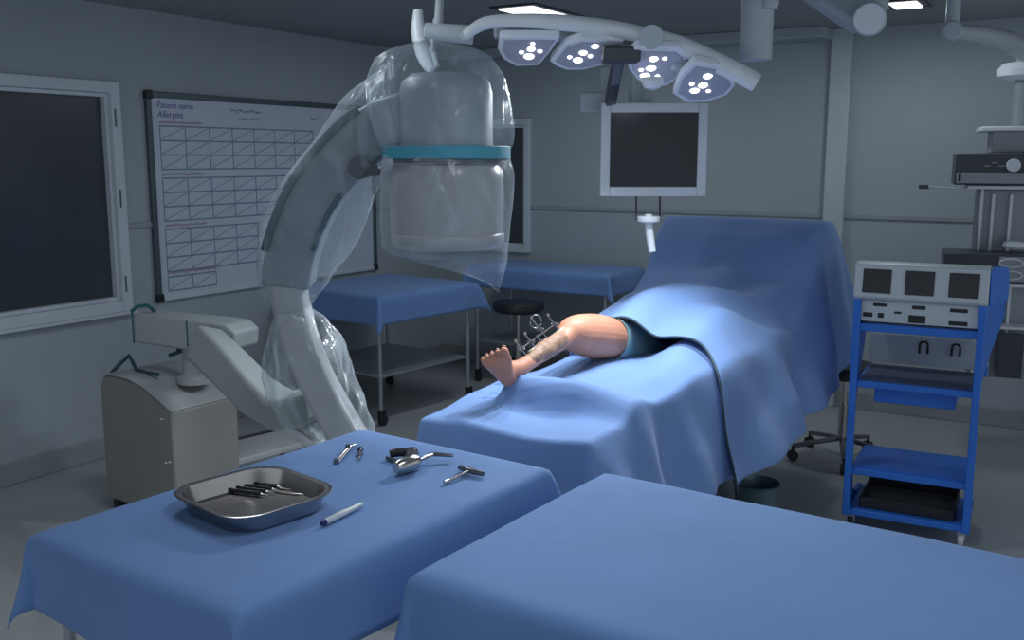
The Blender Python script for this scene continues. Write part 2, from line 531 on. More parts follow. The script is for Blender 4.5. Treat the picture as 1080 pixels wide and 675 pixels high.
# ------------------------------------------------------------------ draped tables
def cloth_bm(lx, ly, h, drop, flare, fold, seed, step=0.02):
    """cloth on an lx x ly top centred on the origin, top at z=h"""
    bm = B()
    hx, hy = lx / 2, ly / 2
    nx = int((lx + 2 * drop) / step); ny = int((ly + 2 * drop) / step)
    g = []
    for j in range(ny + 1):
        row = []
        v = -hy - drop + (ly + 2 * drop) * j / ny
        for i in range(nx + 1):
            u = -hx - drop + (lx + 2 * drop) * i / nx
            du = max(0, abs(u) - hx); dv = max(0, abs(v) - hy)
            sx = 1 if u > 0 else -1; sy = 1 if v > 0 else -1
            d = math.hypot(du, dv)
            cx = max(-hx, min(hx, u)); cy = max(-hy, min(hy, v))
            if d < 1e-9:
                e = min(hx - abs(u), hy - abs(v))
                z = h + 0.0025 * noise.noise(Vector((u * 5 + seed, v * 5, 0))) - 0.004 * max(0, 1 - e / 0.03) ** 2
                row.append(bm.verts.new((u, v, z)))
                continue
            dx, dy = du / d * sx, dv / d * sy
            phi = math.atan2(dv, du)
            corner = math.sin(2 * phi) ** 2 if du > 0 and dv > 0 else 0
            rip = 0.5 + 0.5 * math.sin((cx * 9 if dv > du else cy * 9) + seed * 1.7) * (1 - corner)
            out = d * (flare + 0.05 * rip + fold * corner) + 0.012 * (1 - math.exp(-d / 0.02))
            fall = math.sqrt(d * d + 0.0004) - 0.02
            z = h - 0.004 - fall * (0.985 - 0.12 * corner)
            wob = 0.012 * noise.noise(Vector((cx * 3 + seed, cy * 3, d * 4))) * min(1, d / 0.1)
            row.append(bm.verts.new((cx + dx * (out + wob), cy + dy * (out + wob), z)))
        g.append(row)
    for j in range(ny):
        for i in range(nx):
            bm.faces.new((g[j][i], g[j][i + 1], g[j + 1][i + 1], g[j + 1][i]))
    return bm


def trolley(loc, rz, lx, ly, h, label, shelf=True, inset=0.04, caster=True):
    t = thing('instrument_table', label, 'table', (loc[0], loc[1], 0), rz, 'draped instrument tables')
    bm = B(); box(bm, (lx - 0.02, ly - 0.02, 0.03), (0, 0, h - 0.032)); obj('tabletop', bm, M['trolley'], t, bevel=0.005)
    for sx in (-1, 1):
        for sy in (-1, 1):
            x, y = sx * (lx / 2 - inset), sy * (ly / 2 - inset)
            bm = B(); cyl(bm, (x, y, 0.10), (x, y, h - 0.045), 0.013)
            l = obj('leg', bm, M['trolley'], t)
            bm = B()
            cyl(bm, (x, y, 0.10), (x, y, 0.065), 0.011)
            box(bm, (0.026, 0.05, 0.05), (x, y + 0.008, 0.075))
            cyl(bm, (x - 0.014, y + 0.015, 0.035), (x + 0.014, y + 0.015, 0.035), 0.034)
            obj('caster', bm, M['rubber'], l)
    bm = B()
    for sy in (-1, 1): box(bm, (lx - 2 * inset, 0.02, 0.03), (0, sy * (ly / 2 - inset), h - 0.063))
    for sx in (-1, 1): box(bm, (0.02, ly - 2 * inset, 0.03), (sx * (lx / 2 - inset), 0, h - 0.063))
    obj('apron', bm, M['trolley'], t, bevel=0.003)
    if shelf:
        bm = B(); box(bm, (lx - 2 * inset, ly - 2 * inset, 0.015), (0, 0, 0.32))
        obj('lower_shelf', bm, M['trolley'], t, bevel=0.003)
    return t


def table(loc, rz, lx, ly, h, drop, flare, fold, seed, label, clabel, shelf=True):
    trolley(loc, rz, lx, ly, h - 0.006, label, shelf)
    o = obj('table_drape', cloth_bm(lx, ly, h, drop, flare, fold, seed), M['cloth'], angle=180)
    o.modifiers.new('soft', 'SMOOTH').iterations = 1
    md = o.modifiers.new('solid', 'SOLIDIFY'); md.thickness = 0.003; md.offset = 1
    o.location = (loc[0], loc[1], 0); o.rotation_euler = (0, 0, rz)
    tag(o, clabel, 'table drape', 'blue cloths over the instrument tables')
    return o


table((-1.57, 1.685), math.radians(-4), 0.66, 1.02, 0.90, 0.19, 0.02, 0.17, 1.0,
      'instrument table holding the steel tray and drill', 'blue cloth under the steel tray and surgical tools')
table((-0.42, 1.80), math.radians(-3.5), 1.32, 0.76, 0.90, 0.30, 0.015, 0.15, 4.0,
      'near instrument table with nothing on its cloth, beside the tool table', 'bare blue cloth on the empty near table')
table((-4.24, 5.30), math.radians(-7), 0.88, 0.94, 0.85, 0.20, 0.05, 0.30, 7.0,
      'instrument table behind the imaging arm, standing below the whiteboard', 'blue cloth on the table below the whiteboard')
table((-3.53, 6.48), math.radians(0), 1.16, 0.58, 0.90, 0.17, 0.05, 0.32, 11.0,
      'instrument table against the back wall left of the patient screen', 'blue cloth on the table against the back wall')


# ------------------------------------------------------------------ operating table (under the drapes)
ot = thing('operating_table', 'operating table hidden under the blue patient drapes', 'operating table', (-1.62, 4.0, 0))
bm = B(); box(bm, (0.54, 2.35, 0.09), (0, -0.05, 0.745)); obj('mattress', bm, M['black'], ot, bevel=0.02)
bm = B(); box(bm, (0.34, 0.40, 0.45), (0.02, 0.15, 0.45)); obj('column', bm, M['pend'], ot, bevel=0.03)
bm = B(); box(bm, (0.50, 1.0, 0.14), (0.02, 0.15, 0.16)); obj('base', bm, M['pend'], ot, bevel=0.04)
for sx in (-1, 1):
    for sy in (-1, 1):
        bm = B(); cyl(bm, (sx * 0.18 + 0.02 - 0.02, 0.15 + sy * 0.4, 0.05), (sx * 0.18 + 0.02 + 0.02, 0.15 + sy * 0.4, 0.05), 0.05)
        obj('caster', bm, M['rubber'], ot)
for s in (-1, 1):
    bm = B(); cyl(bm, (s * 0.36 + 0.06, 0.86, 0.72), (s * 0.36 + 0.06, 0.86, 1.36), 0.01); obj('screen_post', bm, M['steel'], ot)
bm = B(); cyl(bm, (-0.30, 0.86, 1.36), (0.42, 0.86, 1.36), 0.01); obj('screen_bar', bm, M['steel'], ot)


def top_low(x, y):
    z = 0.80 + 0.045 * sstep(y, 2.72, 3.5) + 0.01 * sstep(y, 3.5, 3.9)
    # draped second leg
    z += 0.05 * math.exp(-((x + 1.42) / 0.14) ** 2) * sstep(y, 3.0, 3.25)
    z += 0.055 * math.exp(-((x + 1.44) / 0.17) ** 2) * sstep(y, 3.2, 3.8)
    # tent ridge across the cloth behind the foot end
    c = 3.04 + 0.02 * math.sin(x * 9)
    k = sstep(y, c - 0.09, c) if y < c else 1 - sstep(y, c, c + 0.17)
    z += 0.115 * k * sstep(x, -1.90, -1.84) * (1 - 0.5 * sstep(x, -1.6, -1.35))
    z += 0.016 * noise.noise(Vector((x * 6, y * 5, 1.3))) + 0.012 * math.sin(x * 13 + y * 5) * sstep(y, 2.75, 3.0)
    return z


def top_up(x, y):
    ridge = interp(y, [(3.6, 0.93), (3.9, 0.97), (4.2, 1.00), (4.45, 1.03), (4.62, 1.13), (4.78, 1.33), (4.87, 1.405), (5.0, 1.40), (5.12, 1.33), (5.3, 1.12), (5.5, 0.95)])
    z = ridge
    bel = math.exp(-((x + 1.66) / 0.26) ** 2) * math.exp(-((y - 4.22) / 0.36) ** 2)
    z += 0.13 * bel
    z += 0.085 * math.exp(-((x + 1.72) / 0.13) ** 2) * (1 - sstep(y, 3.85, 4.2))
    z += 0.045 * math.exp(-((x + 1.40) / 0.15) ** 2) * (1 - sstep(y, 4.0, 4.3))
    z -= 0.02 * math.exp(-((x + 1.56) / 0.06) ** 2) * (1 - sstep(y, 3.75, 4.1))
    # shoulder of cloth falling to the right-hand edge
    z -= 0.09 * sstep(x, -1.40, -1.16) * (1 - sstep(y, 4.45, 4.8))
    # diagonal tension folds in front of the screen
    f = 1 - sstep(y, 4.7, 4.85)
    z += 0.022 * math.sin((x * 1.1 - y * 0.9) * 17 + 0.8) * sstep(y, 3.9, 4.3) * f * sstep(x, -1.75, -1.4)
    z += 0.014 * noise.noise(Vector((x * 5, y * 4, 5.1))) * f
    return z


def drape_bm(ys, top, xl, xr, heml, hemr, flare, zc=None, nside=26, ntop=44):
    g = []
    bm = B()
    for y in ys:
        yy, zcap = y if isinstance(y, tuple) else (y, None)
        l, r = xl(yy), xr(yy)
        row = []
        def T(x):
            z = top(x, yy)
            return min(z, zcap) if zcap is not None else z
        zl, zr = T(l), T(r)
        for i in range(nside):
            t = 1 - i / nside
            h = min(heml(yy), zl - 0.02)
            x = l - 0.05 * t - 0.018 * math.sin(yy * 15) * t
            row.append((x, yy, lerp(zl, h, t)))
        for i in range(ntop + 1):
            x = lerp(l, r, i / ntop)
            row.append((x, yy, T(x)))
        for i in range(1, nside + 1):
            t = i / nside
            h = min(hemr(yy), zr - 0.02)
            fl = flare(yy)
            x = r + fl * (t ** 0.8) + (0.022 * math.sin(yy * 11 + t * 1.2) + 0.018 * math.sin(yy * 23 + 1 - t * 2) + 0.03 * noise.noise(Vector((yy * 3, t * 1.5, 2)))) * min(1, t * 1.6)
            row.append((x, yy + 0.02 * math.sin(yy * 5) * t, lerp(zr, h, t)))
        g.append([bm.verts.new(p) for p in row])
    for a, b in zip(g, g[1:]):
        for i in range(len(a) - 1):
            bm.faces.new((a[i], a[i + 1], b[i + 1], b[i]))
    return bm, [[v.co.copy() for v in r] for r in g]


def fr(a, b, n): return [a + (b - a) * i / n for i in range(n + 1)]


# lower sheet
ys = [(2.655 + 0.06 * (i / 10) ** 0.6, 0.50 + 0.31 * i / 10) for i in range(10)] + fr(2.72, 4.05, 56)
bm, _ = drape_bm(ys, top_low, lambda y: lerp(-2.02, -1.97, sstep(y, 2.7, 4)), lambda y: lerp(-1.36, -1.26, sstep(y, 2.7, 3.9)),
                 lambda y: 0.5, lambda y: 0.46, lambda y: 0.10)
o = obj('patient_drape', bm, M['drape'], angle=180)
o.modifiers.new('soft', 'SMOOTH').iterations = 3
md = o.modifiers.new('solid', 'SOLIDIFY'); md.thickness = 0.004
tag(o, 'light blue sheet under the bare leg, covering the foot end', 'surgical drape', 'blue drapes over the patient')

# upper sheet: front edge bends back over the exposed thigh
def up_top(x, y): return top_up(x, y)
bm, rows = drape_bm(fr(3.70, 5.52, 84), up_top, lambda y: lerp(-1.96, -2.0, sstep(y, 3.7, 4.9)),
                    lambda y: interp(y, [(3.7, -1.24), (4.3, -1.20), (4.85, -1.15), (5.5, -1.16)]),
                    lambda y: 0.62, lambda y: interp(y, [(3.7, 0.44), (4.3, 0.54), (4.9, 0.64), (5.2, 0.80), (5.5, 0.90)]),
                    lambda y: interp(y, [(3.7, 0.13), (4.3, 0.14), (4.9, 0.12), (5.3, 0.09), (5.5, 0.06)]))
# pull the front edge: over the thigh it lies further back, at the side further forward
def eshift(c): return 0.05 * (1 - sstep(c.x, -1.66, -1.40)) - 0.16 * sstep(c.x, -1.35, -1.16)
for v in bm.verts:
    k = 1 - sstep(v.co.y, 3.70, 4.25)
    v.co.y += eshift(v.co) * k
bm.normal_update()
upper = obj('patient_drape', bm, M['drape'], angle=180)
upper.modifiers.new('soft', 'SMOOTH').iterations = 5
md = upper.modifiers.new('solid', 'SOLIDIFY'); md.thickness = 0.004
tag(upper, 'large blue sheet over the hips, raised into a screen at the head end', 'surgical drape', 'blue drapes over the patient')
edge = [c.copy() for c in rows[0]]
for c in edge:
    c.y += eshift(c) - 0.004
    c.z += 0.002
hp = edge[26:]
for _ in range(5):
    hp = [hp[0]] + [(hp[i - 1] + hp[i + 1]) / 2 * 0.5 + hp[i] * 0.5 for i in range(1, len(hp) - 1)] + [hp[-1]]
bm = B(); tube(bm, hp, 0.0055, 8)
h = obj('dark_hem', bm, M['hem'], upper)
h['label'] = 'dark teal edge binding'


# ------------------------------------------------------------------ patient leg
person = thing('person', 'patient lying under blue drapes with one bare right leg and foot showing', 'person', (0, 0, 0))
heel = at(537, 408, 3.62)
ank = at(549, 388, 3.66)
knee = at(600, 354, 3.95)
thA = at(614, 353, 4.02)
thB = at(648, 357, 4.22)
thC = at(675, 362, 4.42)
person.location = (thC.x, thC.y, 0.85)
base = person.location.copy()
bm = B()
pts = smooth_path([(*(ank + (knee - ank) * t), r) for t, r in ((0.0, .031), (0.25, .030), (0.5, .034), (0.8, .037), (0.93, .046))] +
                  [(*at(604, 352, 3.97), .070), (*thA, .086), (*at(630, 355, 4.11), .094), (*thB, .085), (*thC, .088)], 6)
tube(bm, [Vector(p[:3]) for p in pts], [p[3] for p in pts], 24)
# foot: loft from heel up to the ball, sole towards the foot end
FU = (at(526, 386, 3.54) - heel).normalized()          # heel -> toes
SN = Vector((0.30, -0.93, -0.10)); SN = (SN - FU * SN.dot(FU)).normalized()   # sole normal
SW = FU.cross(SN).normalized()
if SW.dot(RT) < 0: SW = -SW                               # towards the big toe
L = (at(526, 382, 3.54) - heel).length + 0.045
secs = [(-0.08, .018, .018, .030), (0.0, .031, .034, .034), (0.14, .037, .045, .036), (0.30, .038, .050, .030), (0.48, .041, .038, .016),
        (0.66, .049, .030, .008), (0.80, .056, .024, .003), (0.90, .057, .018, .002), (0.97, .053, .012, .002)]
rings = []
seg = 24
ss = smooth_path(secs, 4)
for (t, w, th, back) in ss:
    c = heel + FU * (t * L) - SN * back
    if t < 0.1: c -= SN * 0.0
    rings.append([bm.verts.new(c + SW * math.cos(2 * PI * k / seg) * w + SN * math.sin(2 * PI * k / seg) * th) for k in range(seg)])
for a, b in zip(rings, rings[1:]):
    for k in range(seg):
        bm.faces.new((a[k], a[(k + 1) % seg], b[(k + 1) % seg], b[k]))
bm.faces.new(rings[0][::-1]); bm.faces.new(rings[-1])
# ankle joint
a0 = heel + FU * 0.30 * L - SN * 0.03
tube(bm, [a0, a0.lerp(ank, .5), ank, ank + (knee - ank) * 0.1], [.036, .034, .031, .030], 20)
toes = [(0.042, 0.040, 0.0140, 1.00), (0.018, 0.038, 0.0102, 0.99), (-0.004, 0.033, 0.0096, 0.965), (-0.025, 0.028, 0.0092, 0.93), (-0.044, 0.022, 0.0086, 0.88)]
for (w, ln, r, t) in toes:
    p = heel + FU * ((t - 0.10) * L) + SW * w - SN * 0.004
    q = heel + FU * (t * L) + SW * w * 1.06 - SN * 0.004
    e = q + FU * ln * 0.55 + SN * 0.004
    tube(bm, [p, q, q.lerp(e, .5) - SN * 0.003, e, e + FU * r * 0.7], [r * 1.0, r * .95, r * 1.02, r * .98, r * .45], 14)
for v in bm.verts: v.co -= base
leg = obj('body', bm, M['skin'], person, angle=180)
md = leg.modifiers.new('fuse', 'REMESH'); md.mode = 'VOXEL'; md.voxel_size = 0.0032; md.use_smooth_shade = True
leg.modifiers.new('soft', 'SMOOTH').iterations = 4
# exposed tissue on the shin
bm = B()
dirL = (knee - ank)
def wav(q, p, a, i): return q + (q - p).normalized() * 0.006 * noise.noise(q * 45)
tube(bm, [ank + dirL * t + Vector((0.004, -0.008, 0.008)) for t in fr(0.10, 0.97, 24)], [0.012 + 0.024 * math.sin(PI * min(1, t * 0.85 + 0.02)) ** 0.6 for t in fr(0, 1, 24)], 18, disp=wav)
for v in bm.verts: v.co -= base
t_ = obj('exposed_tissue', bm, M['tissue'], person, angle=180); t_['label'] = 'opened pale shin tissue'
bm = B()
tube(bm, [ank + dirL * t + Vector((-0.006, -0.006, 0.034)) for t in fr(0.2, 1.0, 8)], [0.006, 0.006, 0.006, 0.006, 0.007, 0.008, 0.009, 0.011, 0.012], 12)
for v in bm.verts: v.co -= base
obj('shin_bone', bm, M['bone'], person, angle=180)
for (w, ln, r, t) in toes:
    q = heel + FU * (t * L) + SW * w * 1.06 - SN * 0.004
    e = q + FU * ln * 0.5 - SN * r * 0.85
    bm = B(); x = SW; 
    lathe(bm, [(0, 0.0015), (r * .6, 0.001), (r * .7, -0.002), (0, -0.002)], e - base, Matrix(((SW.x, FU.x, -SN.x, 0), (SW.y, FU.y, -SN.y, 0), (SW.z, FU.z, -SN.z, 0), (0, 0, 0, 1))), seg=12)
    obj('toenail', bm, M['nail'], person)

# external fixator clamped on the shin
fx = thing('bone_fixator', 'steel pins and clamps standing up from the opened shin', 'surgical instrument', ank + dirL * 0.5)
fb = fx.location.copy()
clampc = []
for i, (t, ln, off) in enumerate([(0.16, 0.075, 0.0), (0.36, 0.080, 0.0), (0.62, 0.12, 0.004), (0.88, 0.095, 0.0), (0.50, 0.045, 0.02)]):
    a = ank + dirL * t + Vector((0.0, -0.005, 0.02))
    dr = (-RT * 0.62 + Vector((0, 0, 1)) * 0.75 + AWAY * 0.15).normalized()
    b = a + dr * ln
    bm = B(); cyl(bm, a - fb, b - fb, 0.0030, 8)
    lathe(bm, [(0, 0), (0.006, 0), (0.006, 0.010), (0, 0.010)], b - fb, seg=10)
    obj('pin', bm, M['steel'], fx)
    c = a + dr * ln * 0.55
    clampc.append(c)
    bm = B(); box(bm, (0.020, 0.016, 0.014), c - fb); cyl(bm, c - fb - RT * 0.016, c - fb + RT * 0.016, 0.005, 10)
    obj('clamp', bm, M['darksteel'], fx, bevel=0.002)
bm = B(); tube(bm, [clampc[0] - fb - dirL * 0.04, clampc[1] - fb, clampc[3] - fb + dirL * 0.03], 0.0032, 8)
obj('connecting_rod', bm, M['darksteel'], fx)
bm = B()
c = clampc[2] + Vector((-0.02, 0, 0.03)) - fb
tube(bm, [c + RT * 0.022 * math.cos(a) + UP * 0.026 * math.sin(a) for a in fr(0, 2 * PI, 16)], 0.0026, 8, cap=False)
obj('ring_handle', bm, M['steel'], fx)
bm = B()
for t in (0.7, 0.95): 
    a = ank + dirL * t + Vector((0.0, -0.02, 0.01)) - fb
    tube(bm, [a, a + Vector((0.02, -0.02, -0.02)), a + Vector((0.03, -0.03, -0.04))], 0.0035, 8)
obj('retractor_blade', bm, M['darksteel'], fx)

# green towel cuff round the thigh
bm = B()
cp = [at(642, 357, 4.19), at(648, 358, 4.23), at(656, 360, 4.28), at(668, 363, 4.36), at(682, 367, 4.45)]
def cuff(q, p, a, i): return q + (q - p).normalized() * (0.006 * math.sin(a * 5 + i) * i / 4)
tube(bm, cp, [0.0965, 0.0975, 0.101, 0.106, 0.110], 48, cap=False, disp=cuff)
o = obj('towel', bm, M['liner'], angle=180, solid=0.004)
tag(o, 'pale green towel wrapped round the bare thigh above the knee', 'towel')
# ------------------------------------------------------------------ C-arm imaging machine
carm = thing('imaging_machine', 'mobile C-shaped imaging machine on a beige cabinet, its head in clear plastic', 'medical machine', (-3.75, 3.25, 0))
cb = carm.location.copy()
def loc(p): return Vector(p) - cb
FL = Vector((-4.19, 2.93, 0)); FM = Vector((-3.56, 2.90, 0))
prof = [(103, 409, 4.72), (109, 398, 4.71), (118, 395, 4.69), (141, 399, 4.62), (160, 408, 4.57), (174, 422, 4.51), (187, 434, 4.47)]
pp = []
ux = (FM - FL).normalized()
for (x, y, d) in prof:
    p = at(x, y, d)
    t = (p - FL).dot(ux)
    pp.append((t, p.z))
tL, tR = pp[0][0], pp[-1][0]
bk = Vector((-ux.y, ux.x, 0)) * 0.38
def cp3(t, z): return loc(FL + ux * t + Vector((0, 0, z)))
poly = [cp3(tL, 0.06)] + [cp3(t, z) for t, z in pp] + [cp3(tR, 0.06)]
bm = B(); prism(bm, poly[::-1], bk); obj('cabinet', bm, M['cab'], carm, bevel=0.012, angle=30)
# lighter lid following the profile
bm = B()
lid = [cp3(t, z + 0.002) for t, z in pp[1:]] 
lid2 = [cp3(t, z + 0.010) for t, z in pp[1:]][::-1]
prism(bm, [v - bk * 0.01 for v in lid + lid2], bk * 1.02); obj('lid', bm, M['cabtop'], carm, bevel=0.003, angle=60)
for (x, y) in ((174, 441), (180, 487), (172, 489)):
    p = at(x, y, 4.50); t = (p - FL).dot(ux)
    bm = B(); box(bm, (0.014, 0.004, 0.008), cp3(t, p.z) - bk.normalized() * 0.002); obj('screw', bm, M['lampw'], carm)
for (t, s) in ((tL + 0.06, 0), (tR - 0.06, 0), (tL + 0.06, 1), (tR - 0.06, 1)):
    c = loc(FL + ux * t) + bk * (0.12 + 0.76 * s)
    bm = B(); cyl(bm, c + Vector((-0.015, 0, 0.045)), c + Vector((0.015, 0, 0.045)), 0.045); cyl(bm, c + Vector((0, 0, 0.05)), c + Vector((0, 0, 0.09)), 0.015)
    obj('caster', bm, M['rubber'], carm)
# bent steering handle on the lid
bm = B(); hs = [at(117, 394, 4.76), at(126, 384, 4.76), at(136, 375, 4.76), at(140, 382, 4.74), at(144, 390, 4.72), at(155, 393, 4.68), at(167, 395, 4.62)]
tube(bm, [loc(p) for p in hs], 0.009, 12); obj('steering_handle', bm, M['tealdark'], carm)
# column and horizontal arm housing
hax = (at(247, 352, 4.42) - at(141, 340, 4.66)); hax.z = 0; hlen = hax.length; hax.normalize()
hn = Vector((-hax.y, hax.x, 0))
hc = at(141, 348, 4.66)
cc = at(206, 392, 4.66)
bm = B()
lathe(bm, [(0, 0), (0.085, 0), (0.085, 0.03), (0.06, 0.045), (0.055, 0.12), (0.05, 0.20), (0, 0.20)], loc((cc.x, cc.y, 0.655)))
obj('column', bm, M['cabtop'], carm)
bm = B(); c = loc((cc.x, cc.y, 0.80)); cyl(bm, c - hax * 0.10, c + hax * 0.10, 0.012, 12); cyl(bm, c - hax * 0.07, c - hax * 0.12 - hn * 0.04 - Vector((0, 0, .02)), 0.009, 10)
obj('brake_lever', bm, M['tealdark'], carm)
zt0, zt1 = at(141, 331, 4.66).z, at(245, 343, 4.44).z
zb0, zb1 = at(141, 362, 4.66).z, at(245, 366, 4.44).z
S = loc(Vector((hc.x, hc.y, 0)))
poly = [S + Vector((0, 0, zb0)), S + hax * hlen * 0.5 + Vector((0, 0, zb1 - 0.035)), S + hax * hlen + Vector((0, 0, zb1 - 0.01)), S + hax * (hlen + 0.01) + Vector((0, 0, zt1 - 0.03)),
        S + hax * hlen * 0.93 + Vector((0, 0, zt1 + 0.005)), S + hax * hlen * 0.8 + Vector((0, 0, zt1 + 0.01)), S + Vector((0, 0, zt0))]
bm = B(); prism(bm, poly, hn * 0.17); obj('arm_housing', bm, M['armw'], carm, bevel=0.012, angle=30)
bm = B(); e = S + Vector((0, 0, (zt0 + zb0) / 2)); box(bm, (0.006, 0.008, (zt0 - zb0)), e - hn * 0.003 + hax * 0.0); box(bm, (0.006, 0.005, (zt0 - zb0) * .9), e - hn * 0.003 + hax * hlen * 0.55)
obj('housing_edge', bm, M['teal'], carm, bevel=0.002)
bm = B(); tube(bm, [loc(p) for p in (at(140, 334, 4.67), at(139, 328, 4.67), at(145, 323, 4.67), at(156, 322, 4.66), at(163, 328, 4.72))], 0.009, 12)
obj('grab_handle', bm, M['teal'], carm)
# inclined support arm
sp = [at(215, 362, 4.42), at(240, 386, 4.25), at(272, 418, 3.98), at(300, 434, 3.70), at(326, 428, 3.49)]
bm = B(); sweep_rect(bm, [loc(p) for p in sp], [0.17, 0.165, 0.15, 0.13, 0.11], 0.13, AWAY); obj('support_arm', bm, M['armw'], carm, bevel=0.02, angle=30)
# low outrigger plate with dark rim
op_ = [atz(232, 474, 0.22), atz(308, 456, 0.22), atz(330, 470, 0.22), atz(248, 492, 0.22)]
bm = B(); prism(bm, [loc(p) for p in op_], (0, 0, 0.03)); obj('outrigger', bm, M['cabtop'], carm, bevel=0.006)
bm = B(); tube(bm, [loc(p) + Vector((0, 0, 0.035)) for p in (op_[3], op_[0], op_[1], op_[2])], 0.010, 10); obj('outrigger_rim', bm, M['black'], carm)
bm = B()
for k in (1, 2): 
    c = loc(op_[k]).lerp(loc(op_[0]), 0.15); c.z = 0
    cyl(bm, c + Vector((-0.015, 0, .05)), c + Vector((.015, 0, .05)), 0.05); cyl(bm, c + Vector((0, 0, .05)), c + Vector((0, 0, .23)), 0.014)
obj('outrigger_wheel', bm, M['rubber'], carm)
# the C itself
Cpx = [(422, 128, 3.12), (392, 142, 3.15), (362, 170, 3.20), (333, 208, 3.26), (312, 258, 3.33), (305, 300, 3.37), (312, 340, 3.41), (327, 385, 3.43), (350, 430, 3.43), (380, 478, 3.38), (425, 520, 3.30), (480, 545, 3.22)]
Cp = smooth_path([tuple(at(*c)) for c in Cpx], 5)
upn = 22
bm = B(); sweep_rect(bm, [loc(p) for p in Cp[:upn + 4]], 0.165, 0.13, AWAY); obj('c_arc', bm, M['carm'], carm, bevel=0.02, angle=30)
bm = B(); sweep_rect(bm, [loc(p) for p in Cp[upn + 1:]], 0.115, 0.12, AWAY); o = obj('lower_c_arc', bm, M['carml'], carm, bevel=0.02, angle=30)
o['label'] = 'lighter lower half of the C'
# dark edge strips on the C
STS = -1
def strip(i0, i1, side, off, name):
    pts = []
    for i in range(i0, i1):
        p = Vector(Cp[i]); t = (Vector(Cp[i + 1]) - Vector(Cp[i - 1])).normalized()
        u = t.cross(AWAY).normalized()
        pts.append(loc(p + u * off - (AWAY - t * AWAY.dot(t)).normalized() * 0.074))
    b = B(); sweep_rect(b, pts, side, 0.014, AWAY); obj(name, b, M['tealdark'], carm, bevel=0.003)
    return u
strip(4, 22, 0.026, STS * 0.080, 'edge_strip')
strip(12, 20, 0.018, -STS * 0.074, 'edge_strip')
# tube housing at the low end of the C
bm = B(); e = loc(at(490, 548, 3.20)); lathe(bm, [(0, -0.13), (0.12, -0.13), (0.14, -0.10), (0.14, 0.06), (0.10, 0.10), (0.09, 0.14), (0, 0.14)], e); obj('tube_housing', bm, M['carml'], carm)
# detector: upper box, collar, drum
DC = at(471, 168, 3.10)
k_ = 3.10 / FPX
def zz(py): return at(471, py, 3.10).z
d0 = loc(DC); zb = cb.z
bm = B(); lathe(bm, [(0, zz(162)), (49 * k_, zz(162)), (49 * k_, zz(100)), (46 * k_, zz(88)), (36 * k_, zz(80)), (0, zz(78))], (d0.x, d0.y, 0), seg=40)
obj('detector_housing', bm, M['detg'], carm)
bm = B(); lathe(bm, [(0, zz(172)), (56 * k_, zz(172)), (56 * k_, zz(160)), (0, zz(160))], (d0.x, d0.y, 0), seg=40); obj('collar', bm, M['pendd'], carm, bevel=0.004)
bm = B(); lathe(bm, [(0, zz(262)), (55 * k_, zz(262)), (60 * k_, zz(257)), (61 * k_, zz(251)), (61 * k_, zz(248)), (59.5 * k_, zz(246)), (60 * k_, zz(244)), (60 * k_, zz(190)), (60 * k_, zz(182)), (55 * k_, zz(174)), (0, zz(173))], (d0.x, d0.y, 0), seg=48)
obj('detector_drum', bm, M['drum'], carm)
bm = B(); sweep_rect(bm, [loc(at(398, 135, 3.13)), loc(at(440, 122, 3.10))], 0.16, 0.15, AWAY); obj('detector_mount', bm, M['detg'], carm, bevel=0.02)
bm = B(); cyl(bm, loc(at(378, 177, 3.08)) - AWAY * 0.0, loc(at(378, 177, 3.08)) + AWAY * 0.12, 0.035); cyl(bm, loc(at(393, 180, 3.06)), loc(at(393, 180, 3.06)) + AWAY * 0.1, 0.018)
obj('lock_knob', bm, M['pendd'], carm)

# clear plastic covers
def wrinkle(amp, f, sd):
    def fn(q, p, a, i):
        n = noise.noise(Vector((q.x * f + sd, q.y * f, q.z * f * 0.45)))
        n2 = abs(noise.noise(Vector((q.x * f * 2.3, q.y * f * 2.3 + sd, q.z * f))))
        return q + (q - p).normalized() * (amp * n - amp * 0.6 * n2)
    return fn
ringsd = [(452, 44, 10), (455, 50, 38), (457, 62, 60), (460, 85, 73), (463, 112, 76), (467, 145, 73), (469, 160, 66), (469, 168, 67), (471, 190, 70), (471, 230, 70), (471, 258, 68), (475, 267, 64), (485, 275, 53), (496, 283, 40), (507, 291, 27), (516, 299, 14), (521, 304, 7)]
rs = smooth_path(ringsd, 4)
bm = B()
rg = []
wr = wrinkle(0.016, 7, 3)
for (x, y, r) in rs:
    c = at(x, y, 3.10); row = []
    for k in range(56):
        a = 2 * PI * k / 56
        dep = 1.0 if y < 262 else max(0.25, 1 - (y - 262) / 50)
        q = c + RT * math.cos(a) * r * k_ + AWAY * math.sin(a) * max(r * dep, 3) * k_
        if y > 262: q.z += 0.03 * math.cos(a) * (y - 262) / 40 * -0.6
        row.append(bm.verts.new(wr(q, c, a, 0)))
    rg.append(row)
for a, b in zip(rg, rg[1:]):
    for k in range(56): bm.faces.new((a[k], a[(k + 1) % 56], b[(k + 1) % 56], b[k]))
bm.faces.new(rg[0][::-1]); bm.faces.new(rg[-1])
def near_drum(bm):
    for v in bm.verts:
        h = Vector((v.co.x - DC.x, v.co.y - DC.y, 0)); L_ = h.length
        if zz(262) < v.co.z < zz(170) and L_ < 62.5 * k_:
            h = h.normalized() * 62.5 * k_ if L_ > 1e-6 else h
            v.co.x = DC.x + h.x; v.co.y = DC.y + h.y
near_drum(bm)
cov = obj('plastic_cover', bm, M['bag'], angle=180)
tag(cov, 'clear plastic bag over the drum-shaped detector, closed with a cyan band', 'plastic cover', 'clear plastic covers on the imaging machine')
bm = B()
